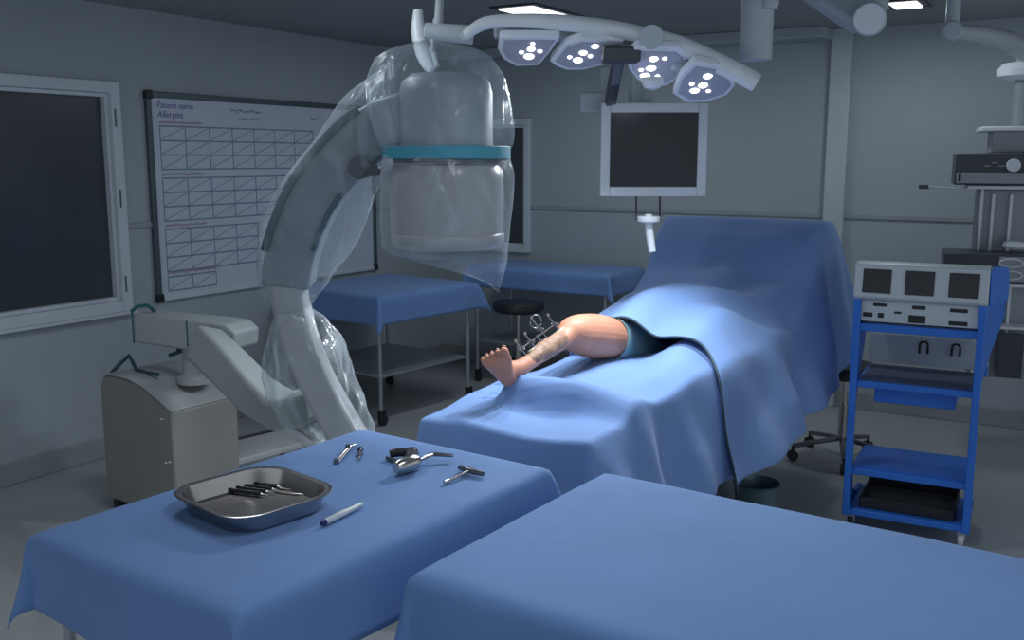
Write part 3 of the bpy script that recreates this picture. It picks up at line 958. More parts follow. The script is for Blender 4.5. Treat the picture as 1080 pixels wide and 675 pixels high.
lathe(bm, [(66.5 * k_, zz(167.5)), (67.5 * k_, zz(167)), (67.5 * k_, zz(155)), (66.5 * k_, zz(154.5)), (65.5 * k_, zz(155)), (65.5 * k_, zz(167)), (66.5 * k_, zz(167.5))], (DC.x, DC.y, 0), seg=64)
t = obj('band', bm, M['tape'], cov); t['label'] = 'cyan elastic band'
arcs = [(425, 120, 3.12, 52), (398, 130, 3.14, 46), (372, 165, 3.18, 42), (345, 205, 3.24, 46), (325, 250, 3.32, 48), (312, 285, 3.36, 40), (307, 308, 3.38, 30), (307, 326, 3.40, 23),
        (312, 345, 3.41, 32), (320, 372, 3.42, 41), (330, 402, 3.42, 45), (342, 432, 3.42, 44), (356, 460, 3.40, 38), (372, 490, 3.37, 33)]
ar = smooth_path([(*at(x, y, d), r * d / FPX) for x, y, d, r in arcs], 5)
bm = B()
tube(bm, [Vector(p[:3]) for p in ar[:36]], [p[3] for p in ar[:36]], 48, cap=False, hint=AWAY, disp=wrinkle(0.020, 8, 9))
o = obj('plastic_cover', bm, M['bag'], angle=180)
tag(o, 'clear plastic sleeve around the upper curve of the imaging arm', 'plastic cover', 'clear plastic covers on the imaging machine')
bm = B()
tube(bm, [Vector(p[:3]) for p in ar[35:]], [p[3] for p in ar[35:]], 56, cap=False, hint=AWAY, disp=wrinkle(0.032, 9, 21))
o = obj('plastic_cover', bm, M['bag2'], angle=180)
tag(o, 'crumpled shiny plastic sleeve on the lower imaging arm, tied at its neck', 'plastic cover', 'clear plastic covers on the imaging machine')

# ------------------------------------------------------------------ surgical lamp
DL = 3.85
lamp = thing('surgical_lamp', 'white ceiling surgical lamp with four lit petals on a curved bar', 'surgical lamp', at(650, 50, DL))
lb = lamp.location.copy()
def ll(px, py, d=DL): return at(px, py, d) - lb
kk = DL / FPX
bm = B()
pth = smooth_path([(*ll(491, 38), 0.0176), (*ll(500, 31), 0.0216), (*ll(515, 24), 0.0245), (*ll(545, 22), 0.0264), (*ll(590, 24), 0.0304), (*ll(640, 30), 0.0324), (*ll(675, 37), 0.0333), (*ll(693, 41), 0.0343)], 6)
tube(bm, [Vector(p[:3]) for p in pth], [p[3] for p in pth], 18); [setattr(v, 'co', v.co - AWAY * 0.09 - UP * 0.012) for v in bm.verts]; obj('curved_bar', bm, M['lampw'], lamp)
bm = B(); pth = smooth_path([(*ll(686, 40), 0.0320), (*ll(712, 48), 0.0350), (*ll(745, 63), 0.0371), (*ll(775, 78), 0.0381), (*ll(792, 87), 0.0361)], 6)
tube(bm, [Vector(p[:3]) for p in pth], [p[3] for p in pth], 20); [setattr(v, 'co', v.co - AWAY * 0.09 - UP * 0.008) for v in bm.verts]; obj('outer_bar', bm, M['lampw'], lamp, bevel=0.004)
bm = B(); cyl(bm, ll(687, 39, DL -0.155), ll(687, 39, DL +0.10), 0.046); obj('hinge', bm, M['boom'], lamp, bevel=0.004)
bm = B(); cyl(bm, ll(448, 33), ll(499, 37), [0.034, 0.037]); cyl(bm, ll(489, 38, DL -0.1), ll(489, 38, DL - 0.02), 0.016); cyl(bm, ll(489, 38, DL -0.08), ll(489, 38, DL +0.08), 0.016); obj('bracket', bm, M['boom'], lamp, bevel=0.004)
bm = B(); cyl(bm, ll(462, 30), ll(465, -30), 0.017); lathe(bm, [(0, 0), (0.02, 0), (0.02, 0.05), (0, 0.05)], ll(462, 34) ); 
obj('ceiling_rod', bm, M['boom'], lamp)
bm = B(); pth = smooth_path([(*ll(441, 11), 0.0189), (*ll(441, 30), 0.0264), (*ll(444, 50), 0.0289), (*ll(450, 65), 0.0277), (*ll(456, 74), 0.0214)], 6)
tube(bm, [Vector(p[:3]) for p in pth], [p[3] for p in pth], 16); obj('grip', bm, M['lampw'], lamp)
bm = B(); tube(bm, [ll(455, 42, DL -0.05), ll(457, 55, DL -0.05), ll(461, 70, DL -0.05)], 0.010, 10); obj('grip_guard', bm, M['boom'], lamp)

PN = (Vector((0, 0, -1)) - AWAY * 0.45 + RT * 0.0).normalized()     # where the petals point
def petal(cx, cy, poly, leds, roll, d=DL):
    c = ll(cx, cy, d)
    a = RT.copy(); a = (a - PN * a.dot(PN)).normalized()
    b = PN.cross(a).normalized()
    if b.z < 0: b = -b
    R_ = Matrix.Rotation(roll, 3, PN)
    def w(u, v, n=0.0):
        # u, v: measured outline in steps of the lamp's own scale; v foreshortened when seen from below
        q = R_ @ (a * (u * kk * 1.14)) + (b * (v * kk * 2.15))
        q.z -= math.sin(roll) * 0
        return c + q + PN * n
    for s, n0, n1, m, nm in ((1.0, -0.035, 0.0, 'lampe', 'petal'),):
        bm = B(); prism(bm, [w(u, -v, n0) for u, v in poly], PN * (n1 - n0)); pt = obj(nm, bm, M[m], lamp, bevel=0.008)
    bm = B(); prism(bm, [w(u * 0.84, -v * 0.80, 0.0) for u, v in poly], PN * 0.004); obj('lamp_face', bm, M['lampf'], pt, bevel=0.002)
    for (u, v, r) in leds:
        bm = B()
        q = w(u, -v, 0.004)
        z = PN; x = a; y = z.cross(x)
        r *= 0.80
        lathe(bm, [(0, 0.004), (r * kk * .8, 0.004), (r * kk, 0), (0, 0)], q, Matrix(((x.x, y.x, z.x, 0), (x.y, y.y, z.y, 0), (x.z, y.z, z.z, 0), (0, 0, 0, 1))), seg=20)
        obj('led', bm, M['led'], pt)
petal(558, 53, [(-27, -12), (28, -12), (20, 2), (10, 15), (-12, 16), (-24, 9), (-29, 0)], [(2, -2, 5.5), (0, 5, 7), (10, 0, 3.2), (-7, 1, 3.2), (3, -7, 3)], 0)
petal(617, 57, [(-26, 12), (-32, 8), (-20, -9), (-5, -14), (34, -12), (32, 4), (22, 10), (0, 16), (-16, 16)], [(-2, -2, 5.5), (-6, 5, 6.5), (5, 1, 3.2), (-14, 2, 3), (8, -8, 5)], 0)
petal(689, 71, [(-27, -12), (-20, -20), (20, -17), (30, -8), (26, 14), (18, 20), (2, 20), (-12, 12), (-22, 2)], [(-2, -9, 6), (-2, 0, 6.5), (-6, 7, 6.5), (6, 8, 3.2), (8, -9, 3.2), (-11, 1, 3.2), (-22, -10, 4)], 0.1)
petal(743, 88, [(-25, -8), (-16, -22), (18, -14), (30, 4), (26, 14), (10, 20), (-10, 20), (-26, 10)], [(0, -8, 6), (-1, 1, 6.5), (-7, 6, 6.5), (6, 7, 3.2), (-12, -1, 3.2)], 0.1)
for (x, y, w_) in ((548, 34, 34), (612, 38, 40), (672, 47, 30), (735, 68, 34)):
    bm = B(); box(bm, (w_ * 2 * kk * 0.8, 0.07, 0.05), ll(x, y), Matrix.Rotation(YAW, 4, 'Z')); obj('petal_bracket', bm, M['boom'], lamp, bevel=0.012)
bm = B(); box(bm, (0.145, 0.09, 0.06), ll(655, 58, DL -0.08), Matrix.Rotation(YAW, 4, 'Z')); obj('hub', bm, M['pendd'], lamp, bevel=0.01)
bm = B(); lathe(bm, [(0, 0.03), (0.04, 0.03), (0.045, 0.015), (0.03, -0.01), (0.0, -0.02)], ll(688, 90, DL -0.08)); obj('centre_dome', bm, M['lampe'], lamp)

# ------------------------------------------------------------------ hanging monitor
DM = 4.35
mon = thing('hanging_monitor', 'square dark-screened monitor in a pale frame hanging below the lamp', 'monitor', at(689, 158, DM), YAW)
MR = Matrix.Rotation(YAW, 4, 'Z'); MRi = MR.inverted()
mb = mon.location.copy()
def mm(px, py, d=DM): return MRi @ (at(px, py, d) - mb)
km = DM / FPX
W_, H_ = 112 * km, 97 * km
bm = B(); fwd = 10 * km
for s in (-1, 1):
    box(bm, (fwd, 0.045, H_), (s * (W_ - fwd) / 2, 0, 0)); box(bm, (W_ - 2 * fwd, 0.045, fwd), (0, 0, s * (H_ - fwd) / 2))
fr_ = obj('frame', bm, M['scrf'], mon, bevel=0.005)
bm = B(); box(bm, (W_ - 2 * fwd + 0.004, 0.03, H_ - 2 * fwd + 0.004), (0, 0.0, 0)); obj('screen', bm, M['screen'], mon, smooth=False)
bm = B(); box(bm, (W_ * 0.9, 0.04, H_ * 0.9), (0, 0.04, 0)); obj('back_cover', bm, M['scrf'], mon, bevel=0.015)
bm = B(); sweep_rect(bm, [mm(653, 60, DL), mm(648, 85, DL + 0.1), mm(643, 112, DM + 0.05), mm(643, 120, DM + 0.06)], 0.045, 0.04, Vector((0, 1, 0))); obj('stem', bm, M['pendd'], mon, bevel=0.006)
bm = B(); box(bm, (0.16, 0.08, 0.09), mm(630, 108, DM + 0.12)); box(bm, (0.06, 0.06, 0.16), mm(640, 90, DM + 0.18)); obj('mount_bracket', bm, M['boom'], mon, bevel=0.01)
bm = B(); cyl(bm, mm(672, 80, DM + 0.08), mm(672, 112, DM + 0.08), 0.04); cyl(bm, mm(683, 82, DM + 0.06), mm(683, 112, DM + 0.06), 0.028); obj('swivel', bm, M['boom'], mon, bevel=0.004)
for x in (671, 696):
    bm = B(); cyl(bm, mm(x, 205, DM + 0.03), mm(x, 232), 0.004, 10); obj('handle_rod', bm, M['black'], mon)
bm = B(); lathe(bm, [(0, 0.012), (0.05, 0.012), (0.052, 0.006), (0.05, -0.01), (0.02, -0.018), (0, -0.018)], mm(684, 231)); lathe(bm, [(0, .012), (.018, .012), (.014, .022), (0, .022)], mm(684, 231))
obj('handle_disc', bm, M['lampw'], mon)
bm = B(); tube(bm, [mm(684, 234), mm(685, 245), mm(688, 266)], [0.017, 0.018, 0.017], 18); obj('handle', bm, M['lampw'], mon, bevel=0.003)

# ------------------------------------------------------------------ ceiling booms on the right
b1 = thing('ceiling_column', 'thick white cylinder hanging from the ceiling right of the lamp', 'ceiling boom', at(798, 30, 4.0), 0)
p0 = b1.location.copy(); zt = ZC - p0.z
bm = B(); lathe(bm, [(0, at(798, 63, 4).z - p0.z), (0.061, at(798, 63, 4).z - p0.z), (0.066, at(798, 61, 4).z - p0.z), (0.066, zt), (0, zt)], (0, 0, 0), seg=32); obj('tube_body', bm, M['boom'], b1)
bm = B(); c = at(812, 4, 3.93) - p0; lathe(bm, [(0, -0.02), (0.03, -0.02), (0.036, 0), (0.036, zt - c.z), (0, zt - c.z)], c); obj('side_tube', bm, M['boom'], b1)

b2 = thing('boom_arm', 'slanting grey boom arm ending in a round joint below the ceiling', 'ceiling boom', at(918, 20, 4.2), 0)
p0 = b2.location.copy()
bm = B(); sweep_rect(bm, [at(830, -36, 4.45) - p0, at(914, 20, 4.25) - p0], 0.155, 0.11, AWAY); obj('arm', bm, M['boom'], b2, bevel=0.03)
bm = B(); cyl(bm, at(917, 20, 4.12) - p0, at(917, 20, 4.32) - p0, 0.071, 32); obj('joint', bm, M['boom'], b2, bevel=0.008)
bm = B(); cyl(bm, at(917, 20, 4.115) - p0, at(917, 20, 4.125) - p0, 0.062, 32); obj('joint_cap', bm, M['lampw'], b2)
bm = B(); q = at(923, 10, 4.25) - p0; cyl(bm, q, (q.x, q.y, ZC - p0.z), 0.055, 24); obj('drop_tube', bm, M['boom'], b2)
bm = B(); q = at(828, -34, 4.45) - p0; cyl(bm, (q.x, q.y, q.z - 0.06), (q.x, q.y, ZC - p0.z), 0.07, 24); obj('mount_tube', bm, M['boom'], b2)

# equipment pendant with its boom
pd = thing('equipment_pendant', 'grey equipment pendant hanging by the back wall behind the blue cart', 'equipment pendant', at(1062, 300, 5.5), YAW)
PF = YAW - math.radians(21); pd.rotation_euler.z = PF; PRf = Matrix.Rotation(PF, 4, 'Z'); PRfi = PRf.inverted()
PR = Matrix.Rotation(YAW, 4, 'Z'); PRi = PR.inverted(); pb = pd.location.copy()
def plf(px, py, d=5.5): return PRfi @ (at(px, py, d) - pb)
def pl(px, py, d=5.5): return PRi @ (at(px, py, d) - pb)
kp = 5.5 / FPX
def pbox(bm, x0, x1, y0, y1, dep, d=5.5):
    a = pl(x0, y0, d); b = pl(x1, y1, d)
    box(bm, (abs(b.x - a.x), dep, abs(b.z - a.z)), ((a.x + b.x) / 2, a.y + dep / 2, (a.z + b.z) / 2))
bm = B(); pbox(bm, 1036, 1120, 133, 138, 0.42, 5.4); obj('top_plate', bm, M['lampw'], pd, bevel=0.006)
bm = B(); pbox(bm, 1043, 1115, 138, 161, 0.30, 5.45); obj('upper_body', bm, M['pend'], pd, bevel=0.006)
bm = B(); pbox(bm, 1030, 1115, 200, 268, 0.28, 5.5); obj('body', bm, M['pend'], pd, bevel=0.008)
bm = B(); pbox(bm, 1030, 1112, 300, 402, 0.26, 5.5); obj('lower_body', bm, M['pend'], pd, bevel=0.008)
for (x, y0, y1) in ((1034, 200, 268), (1045, 205, 268), (1062, 205, 268), (1052, 140, 160), (1066, 140, 160), (1036, 302, 400), (1050, 302, 400), (1066, 302, 400)):
    bm = B(); pbox(bm, x, x + 3, y0, y1, 0.02, 5.47); obj('rail', bm, M['lampw'], pd, bevel=0.003)
bm = B(); pbox(bm, 1030, 1120, 196, 200, 0.42, 5.35); obj('shelf', bm, M['lampw'], pd, bevel=0.004)
bm = B(); pbox(bm, 1013, 1120, 300, 303.5, 0.42, 5.35); obj('shelf', bm, M['lampw'], pd, bevel=0.004)
bm = B(); pbox(bm, 1022, 1120, 345, 348, 0.35, 5.4); obj('shelf', bm, M['lampw'], pd, bevel=0.004)
bm = B(); c = pl(1063, 120, 5.55); q = pl(1063, 76, 5.55); cyl(bm, (c.x, c.y, pl(1063, 134, 5.55).z), (c.x, c.y, q.z), 0.055, 24); obj('neck', bm, M['pend'], pd)
bm = B(); lathe(bm, [(0, -0.05), (0.09, -0.05), (0.145, -0.025), (0.15, 0.01), (0.12, 0.045), (0.05, 0.055), (0, 0.055)], q, seg=32); obj('joint_cap', bm, M['lampw'], pd)
bm = B(); cyl(bm, q, (q.x, q.y, pl(1078, 50, 5.55).z), 0.05, 24); obj('neck_tube', bm, M['boom'], pd)
bm = B(); pbox(bm, 1060, 1085, 352, 400, 0.02, 5.46); obj('panel', bm, M['pendd'], pd, bevel=0.003)
bm = B()
a_ = [plf(x, y, d) for x, y, d in ((1005, 33, 4.7), (1030, 36, 4.85), (1060, 43, 5.1), (1085, 55, 5.4))] + [q + Vector((0, 0, 0.10))]
tube(bm, a_, [0.040, 0.055, 0.065, 0.065, 0.06], 20, flat=0.8); obj('boom', bm, M['boom'], pd)
bm = B(); c = plf(1004, 33, 4.7); cyl(bm, (c.x, c.y - 0.01, c.z), (c.x, c.y - 0.01, ZC - pb.z), 0.032, 24); obj('drop_tube', bm, M['boom'], pd)
bm = B(); cyl(bm, c - Vector((0.0, 0.06, 0.0)), c + Vector((0.0, 0.06, 0)), 0.045, 24); obj('elbow', bm, M['boom'], pd, bevel=0.01)
bm = B(); cyl(bm, pl(1030, 200, 5.36), pl(1003, 198, 5.2), 0.006, 8); obj('side_rail', bm, M['boom'], pd)
bm = B(); box(bm, (0.05, 0.03, 0.024), pl(1000, 198, 5.18)); obj('rail_clip', bm, M['pendd'], pd, bevel=0.004)

def pdev(name, label, x0, x1, y0, y1, d):
    c = pb + PRf @ (PRi @ (at((x0 + x1) / 2, y1, d) - pb))
    t = thing(name, label, 'medical device', c, PF)
    w = (x1 - x0) * d / FPX; h = (y1 - y0) * d / FPX
    bm = B(); box(bm, (w, 0.32, h), (0, 0.16, h / 2)); obj('casing', bm, M['pendd'], t, bevel=0.008)
    return t, w, h
t, w, h = pdev('medical_device', 'black boxed device with grey strip and round knob on the pendant\'s upper shelf', 1018, 1100, 162, 195.5, 5.33)
bm = B(); box(bm, (w * 0.96, 0.012, h * 0.34), (0, -0.004, h * 0.22)); obj('front_strip', bm, M['pend'], t, bevel=0.003)
bm = B(); cyl(bm, (w * 0.18, -0.03, h * 0.62), (w * 0.18, 0.0, h * 0.62), 0.035, 24); obj('knob', bm, M['lampw'], t, bevel=0.003)
bm = B(); box(bm, (0.012, 0.014, h * 0.3), (-w * 0.44, -0.008, h * 0.25)); obj('switch', bm, M['black'], t, bevel=0.002)
bm = B()
for i in range(5): box(bm, (0.03, 0.004, 0.006), (-w * 0.12 + i * 0.035, -0.002, h * (0.70 if i % 2 else 0.6)))
obj('indicator_row', bm, M['pend'], t)
t, w, h = pdev('medical_device', 'black boxed device with pale dial panel on the pendant\'s lower shelf', 1013, 1100, 269, 299.5, 5.33)
bm = B(); box(bm, (w * 0.34, 0.012, h * 0.86), (w * 0.28, -0.004, h * 0.5)); p_ = obj('dial_panel', bm, M['pend'], t, bevel=0.004)
for i in range(2):
    bm = B(); tube(bm, [Vector((w * 0.24 + 0.045 * math.cos(a) * 1.3, -0.014, h * (0.72 - 0.42 * i) + 0.022 * math.sin(a))) for a in fr(0, 2 * PI, 20)], 0.004, 8, cap=False); obj('dial_ring', bm, M['lampw'], p_)
bm = B(); c = pl(1072, 259, 5.42); lathe(bm, [(0, -0.02), (0.05, -0.015), (0.06, 0), (0.05, 0.02), (0, 0.03)], c, seg=24); cyl(bm, c, c + Vector((0, 0.12, 0)), 0.012)
o = obj('side_knob', bm, M['lampw'], pd); o['label'] = 'round white knob'

# ------------------------------------------------------------------ blue cart
ca = math.atan2(0.077, 0.525) - math.radians(5)
ct = thing('equipment_cart', 'bright blue wheeled equipment cart with open shelves', 'cart', (-0.667 - math.sin(ca) * 0.2, 4.538 + math.cos(ca) * 0.2, 0), ca)
W2 = 0.265
sidep = [(-0.20, 0.075), (-0.20, 1.09), (-0.17, 1.16), (0.06, 1.20), (0.12, 1.15), (0.11, 1.0), (0.03, 0.84), (-0.09, 0.72), (-0.13, 0.60), (-0.13, 0.30), (-0.08, 0.17), (0.05, 0.115), (0.20, 0.11), (0.20, 0.075)]
for s in (-1, 1):
    bm = B(); prism(bm, [(s * W2 - (0.02 if s > 0 else 0), y, z) for y, z in sidep], (0.02, 0, 0))
    for v in bm.verts:
        v.co.x += s * (0.22 if s > 0 else 0.0) * max(0, v.co.y + 0.2) * sstep(v.co.z, 0.7, 1.0)
    obj('side_panel', bm, M['cart'], ct, bevel=0.004, angle=30)
    bm = B(); box(bm, (0.032, 0.022, 1.02), (s * (W2 - 0.012), -0.205, 0.585)); obj('front_post', bm, M['cart'], ct, bevel=0.004)
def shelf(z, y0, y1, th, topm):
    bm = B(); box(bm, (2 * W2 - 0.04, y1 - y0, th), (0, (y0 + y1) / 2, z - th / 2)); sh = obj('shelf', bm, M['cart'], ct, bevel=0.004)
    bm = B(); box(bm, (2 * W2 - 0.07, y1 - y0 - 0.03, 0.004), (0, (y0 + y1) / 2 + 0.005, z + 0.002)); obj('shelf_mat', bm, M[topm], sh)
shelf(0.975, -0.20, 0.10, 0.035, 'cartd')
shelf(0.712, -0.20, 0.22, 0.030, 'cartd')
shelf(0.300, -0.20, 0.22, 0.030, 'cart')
bm = B(); box(bm, (2 * W2 - 0.04, 0.40, 0.03), (0, 0, 0.09)); obj('base_plate', bm, M['cart'], ct, bevel=0.004)
bm = B()
box(bm, (0.40, 0.36, 0.006), (0.0, 0.02, 0.11))
for s in (-1, 1):
    box(bm, (0.40, 0.008, 0.05), (0, 0.02 + s * 0.18, 0.13)); box(bm, (0.008, 0.36, 0.05), (s * 0.20, 0.02, 0.13))
o = obj('black_tray', bm, M['black'], ct, bevel=0.003)
bm = B(); box(bm, (0.34, 0.22, 0.07), (0.0, -0.02, 0.640)); dr = obj('drawer', bm, M['cart'], ct, bevel=0.006)
bm = B(); box(bm, (2 * W2 - 0.05, 0.012, 0.14), (0, 0.20, 0.80)); bp_ = obj('back_panel', bm, M['console'], ct, bevel=0.003)
for x in (0.0, 0.14):
    bm = B(); tube(bm, [Vector((x - 0.018, 0.185, 0.79)), Vector((x - 0.018, 0.18, 0.83))] + [Vector((x - 0.018 * math.cos(a), 0.18, 0.83 + 0.018 * math.sin(a))) for a in fr(0.3, PI - 0.3, 6)] + [Vector((x + 0.018, 0.18, 0.83)), Vector((x + 0.018, 0.185, 0.79))], 0.005, 8)
    obj('hook', bm, M['black'], bp_)
bm = B(); box(bm, (0.03, 0.06, 0.04), (W2 + 0.0, 0.16, 0.735)); obj('bracket', bm, M['cart'], ct, bevel=0.003)
for sx in (-1, 1):
    for sy in (-1, 1):
        x, y = sx * (W2 - 0.03), sy * 0.16
        bm = B(); cyl(bm, (x - 0.012, y, 0.032), (x + 0.012, y, 0.032), 0.032); w_ = obj('caster', bm, M['penw'] if sx > 0 else M['rubber'], ct, bevel=0.004)
        bm = B(); box(bm, (0.036, 0.03, 0.045), (x, y, 0.055)); obj('caster_fork', bm, M['trolley'], w_, bevel=0.003)
# console on top
cs = thing('monitor_console', 'white console with three small dark screens and a socket panel, on the blue cart', 'medical console', ct.location + Vector((0, 0, 0.98)), ca)
bm = B()
pr_ = [(-0.215, 0.105), (-0.235, 0.12), (-0.215, 0.262), (-0.17, 0.275), (0.04, 0.255), (0.08, 0.20), (0.08, 0.105)]
prism(bm, [(-W2 - 0.006, y, z) for y, z in pr_], (2 * W2 + 0.012, 0, 0)); hd = obj('screen_housing', bm, M['console'], cs, bevel=0.006, angle=30)
fn = Vector((0, -0.142, -0.02)).normalized()
tl = math.atan2(0.02, 0.142)
for i, x in enumerate((-0.175, 0.0, 0.175)):
    bm = B(); box(bm, (0.118, 0.006, 0.105), (x, -0.227, 0.191), Matrix.Rotation(-tl, 4, 'X')); obj('screen', bm, M['screen'], hd, bevel=0.002)
bm = B(); box(bm, (2 * W2 - 0.045, 0.24, 0.098), (0, -0.07, 0.053)); sp_ = obj('socket_panel', bm, M['console'], cs, bevel=0.004)
for (x, z, w, h) in ((-0.16, 0.082, 0.06, 0.014), (0.0, 0.080, 0.055, 0.016), (0.16, 0.078, 0.07, 0.016), (-0.21, 0.035, 0.04, 0.02), (-0.155, 0.035, 0.025, 0.022), (-0.085, 0.052, 0.03, 0.010), (-0.005, 0.028, 0.07, 0.034), (0.16, 0.022, 0.075, 0.018)):
    bm = B(); box(bm, (w, 0.006, h), (x, -0.191, z)); obj('socket', bm, M['black'], sp_, bevel=0.004)
bm = B(); prism(bm, [(W2 + 0.0065, y * 0.98 + 0.006, z - 0.002) for y, z in pr_[2:] ] + [(W2 + 0.0065, -0.19, 0.105)], (0.008, 0, 0))
for v in bm.verts: v.co.x += 0.22 * max(0, v.co.y + 0.2)
obj('side_cover', bm, M['cart'], cs, bevel=0.003)


# ------------------------------------------------------------------ stools
def stool(loc, h, r, seat_r, label, ang=0.0):
    t = thing('stool', label, 'stool', (loc[0], loc[1], 0), ang, 'black-seated wheeled stools')
    bm = B(); lathe(bm, [(0, h - 0.07), (seat_r * .85, h - 0.07), (seat_r, h - 0.05), (seat_r, h - 0.018), (seat_r * .93, h), (0, h)], seg=36); obj('seat', bm, M['black'], t)
    bm = B(); cyl(bm, (0, 0, 0.10), (0, 0, h - 0.07), 0.014); cyl(bm, (0, 0, 0.12), (0, 0, h * 0.6), 0.024); obj('post', bm, M['steel'], t)
    for k in range(5):
        a = 2 * PI * k / 5; c, s = math.cos(a), math.sin(a)
        bm = B(); sweep_rect(bm, [Vector((0.02 * c, 0.02 * s, 0.125)), Vector((r * .6 * c, r * .6 * s, 0.105)), Vector((r * c, r * s, 0.085))], 0.022, 0.030, Vector((-s, c, 0))); lg = obj('foot_spoke', bm, M['darksteel'], t, bevel=0.005)
        bm = B(); x, y = r * c, r * s
        cyl(bm, (x, y, 0.085), (x, y, 0.05), 0.008); cyl(bm, Vector((x, y, 0.03)) - Vector((-s, c, 0)) * 0.018, Vector((x, y, 0.03)) + Vector((-s, c, 0)) * 0.018, 0.029)
        obj('caster', bm, M['rubber'], lg)
    return t
stool((-3.46, 5.82), 0.72, 0.24, 0.18, 'black stool by the back table, behind the bare foot', 0.2)
stool((-1.19, 5.62), 0.56, 0.28, 0.18, 'black stool on five casters between the patient screen and blue cart', math.radians(214))

# kick bucket
bk_ = atz(797, 512, 0.27)
t = thing('kick_bucket', 'dark teal floor bucket beside the hanging patient drape', 'bucket', (bk_.x + 0.02, bk_.y - 0.05, 0))
bm = B(); lathe(bm, [(0, 0.05), (0.07, 0.05), (0.085, 0.10), (0.098, 0.29), (0.104, 0.30), (0.098, 0.305), (0.092, 0.29), (0.078, 0.10), (0, 0.062)], seg=36); obj('pail', bm, M['bucket'], t)
bm = B(); lathe(bm, [(0.06, 0.045), (0.11, 0.05), (0.12, 0.07), (0.11, 0.085), (0.09, 0.08), (0.06, 0.045)], seg=36); obj('rolling_ring', bm, M['rubber'], t)

# ------------------------------------------------------------------ instruments on the near table
TZ = 0.904
# steel tray
tc_ = (atz(183, 511, 0.95) + atz(355, 530, 0.95)) / 2
tr = thing('instrument_tray', 'rounded steel tray holding dark and thin tools', 'tray', (-1.628, 1.548, TZ), math.radians(-11))
TRa, TRb = 0.150, 0.142
def rrect(a, b, rad, n=8):
    out = []
    for (cx, cy, s) in ((a - rad, b - rad, 0), (-a + rad, b - rad, 1), (-a + rad, -b + rad, 2), (a - rad, -b + rad, 3)):
        for k in range(n + 1):
            an = PI / 2 * (s + k / n); out.append((cx + rad * math.cos(an), cy + rad * math.sin(an)))
    return out
def rr_loft(bm, levels, cap_bottom=True):
    rs_ = [[bm.verts.new((x, y, z)) for x, y in rrect(a, b, r)] for a, b, r, z in levels]
    n = len(rs_[0])
    for p, q in zip(rs_, rs_[1:]):
        for k in range(n): bm.faces.new((p[k], p[(k + 1) % n], q[(k + 1) % n], q[k]))
    bm.faces.new(rs_[0][::-1]); bm.faces.new(rs_[-1])
bm = B()
rr_loft(bm, [(.118, .110, .062, 0), (.130, .122, .068, .003), (.140, .132, .074, .034), (.142, .134, .075, .041), (.154, .146, .082, .042), (.155, .147, .082, .044), (.153, .145, .082, .0455),
             (.141, .133, .075, .0435), (.138, .130, .072, .034), (.128, .120, .067, .006), (.116, .108, .062, .003)])
obj('dish', bm, M['dish'], tr, angle=50)
trR = Matrix.Translation(tr.location) @ Matrix.Rotation(math.radians(-11), 4, 'Z')
def tool_on(name, label, cat, px, py, ang, z, group=None):
    p = atz(px, py, z); return thing(name, label, cat, (p.x, p.y, z), ang, group)
dirv = (atz(284, 508, 0.91) - atz(238, 511, 0.91))
drang = math.atan2((atz(275, 518, .91) - atz(235, 513, .91)).y, (atz(275, 518, .91) - atz(235, 513, .91)).x)
blk = ['black-handled tool in the tray, closest to its back rim', 'second black-handled tool from the back rim of the tray', 'third black-handled tool from the back rim of the tray', 'black-handled tool in the tray, closest to its front rim']
first = None
for i in range(4):
    c = atz(270 - i * 6, 511 + i * 2.6, 0.912)
    if first is None:
        first = thing('tray_tool', blk[0], 'surgical tool', (c.x, c.y, TZ + 0.010), drang, 'black-handled tools in the steel tray')
        bm = B(); tube(bm, [Vector((-0.06 + 0.012 * k, 0, 0)) for k in range(11)], [0.0058 if k % 2 else 0.0047 for k in range(11)], 12); obj('handle', bm, M['black'], first, angle=180)
        bm = B(); tube(bm, [Vector((0.06, 0, 0)), Vector((0.075, 0, -0.001)), Vector((0.082, 0.002, -0.003))], [0.0022, 0.0018, 0.001], 8); obj('tip', bm, M['steel'], first)
        cur = first
    else:
        cur = copy_tree(first); cur.location = (c.x, c.y, TZ + 0.010); cur['label'] = blk[i]
thin = ['thin steel rod in the tray, next to the black-handled tools', 'thin steel rod in the tray, middle one of its row', 'thin steel rod in the tray, closest to the right-hand rim']
first = None
for i in range(3):
    c = atz(300 + i * 6, 519 - i * 3.2, 0.912)
    if first is None:
        bm = B(); tube(bm, [Vector((-0.055, 0, 0)), Vector((0.03, 0, 0)), Vector((0.05, 0.002, 0)), Vector((0.058, 0.006, 0))], [0.0022, 0.0022, 0.0035, 0.002], 10)
        first = obj('steel_rod', bm, M['steel']); first.location = (c.x, c.y, TZ + 0.0065); first.rotation_euler = (0, 0, drang); tag(first, thin[0], 'surgical tool', 'thin steel rods in the tray')
    else:
        cur = first.copy(); COL.objects.link(cur); cur.location = (c.x, c.y, TZ + 0.0065); cur['label'] = thin[i]
# marker pen
a, b = atz(340, 552, TZ + .008), atz(383, 531, TZ + .008)
pen = thing('marker_pen', 'white marker pen with blue tip lying beside the steel tray', 'pen', a)
bm = B(); tube(bm, [(b - a) * t for t in (0.07, 0.1, 0.55, 0.58, 0.93, 1.0)], [0.006, 0.0075, 0.0078, 0.0068, 0.0055, 0.003], 16); obj('barrel', bm, M['penw'], pen)
bm = B(); tube(bm, [(b - a) * t for t in (-0.02, 0.0, 0.07)], [0.0045, 0.0065, 0.0065], 14); obj('tip', bm, M['penb'], pen)
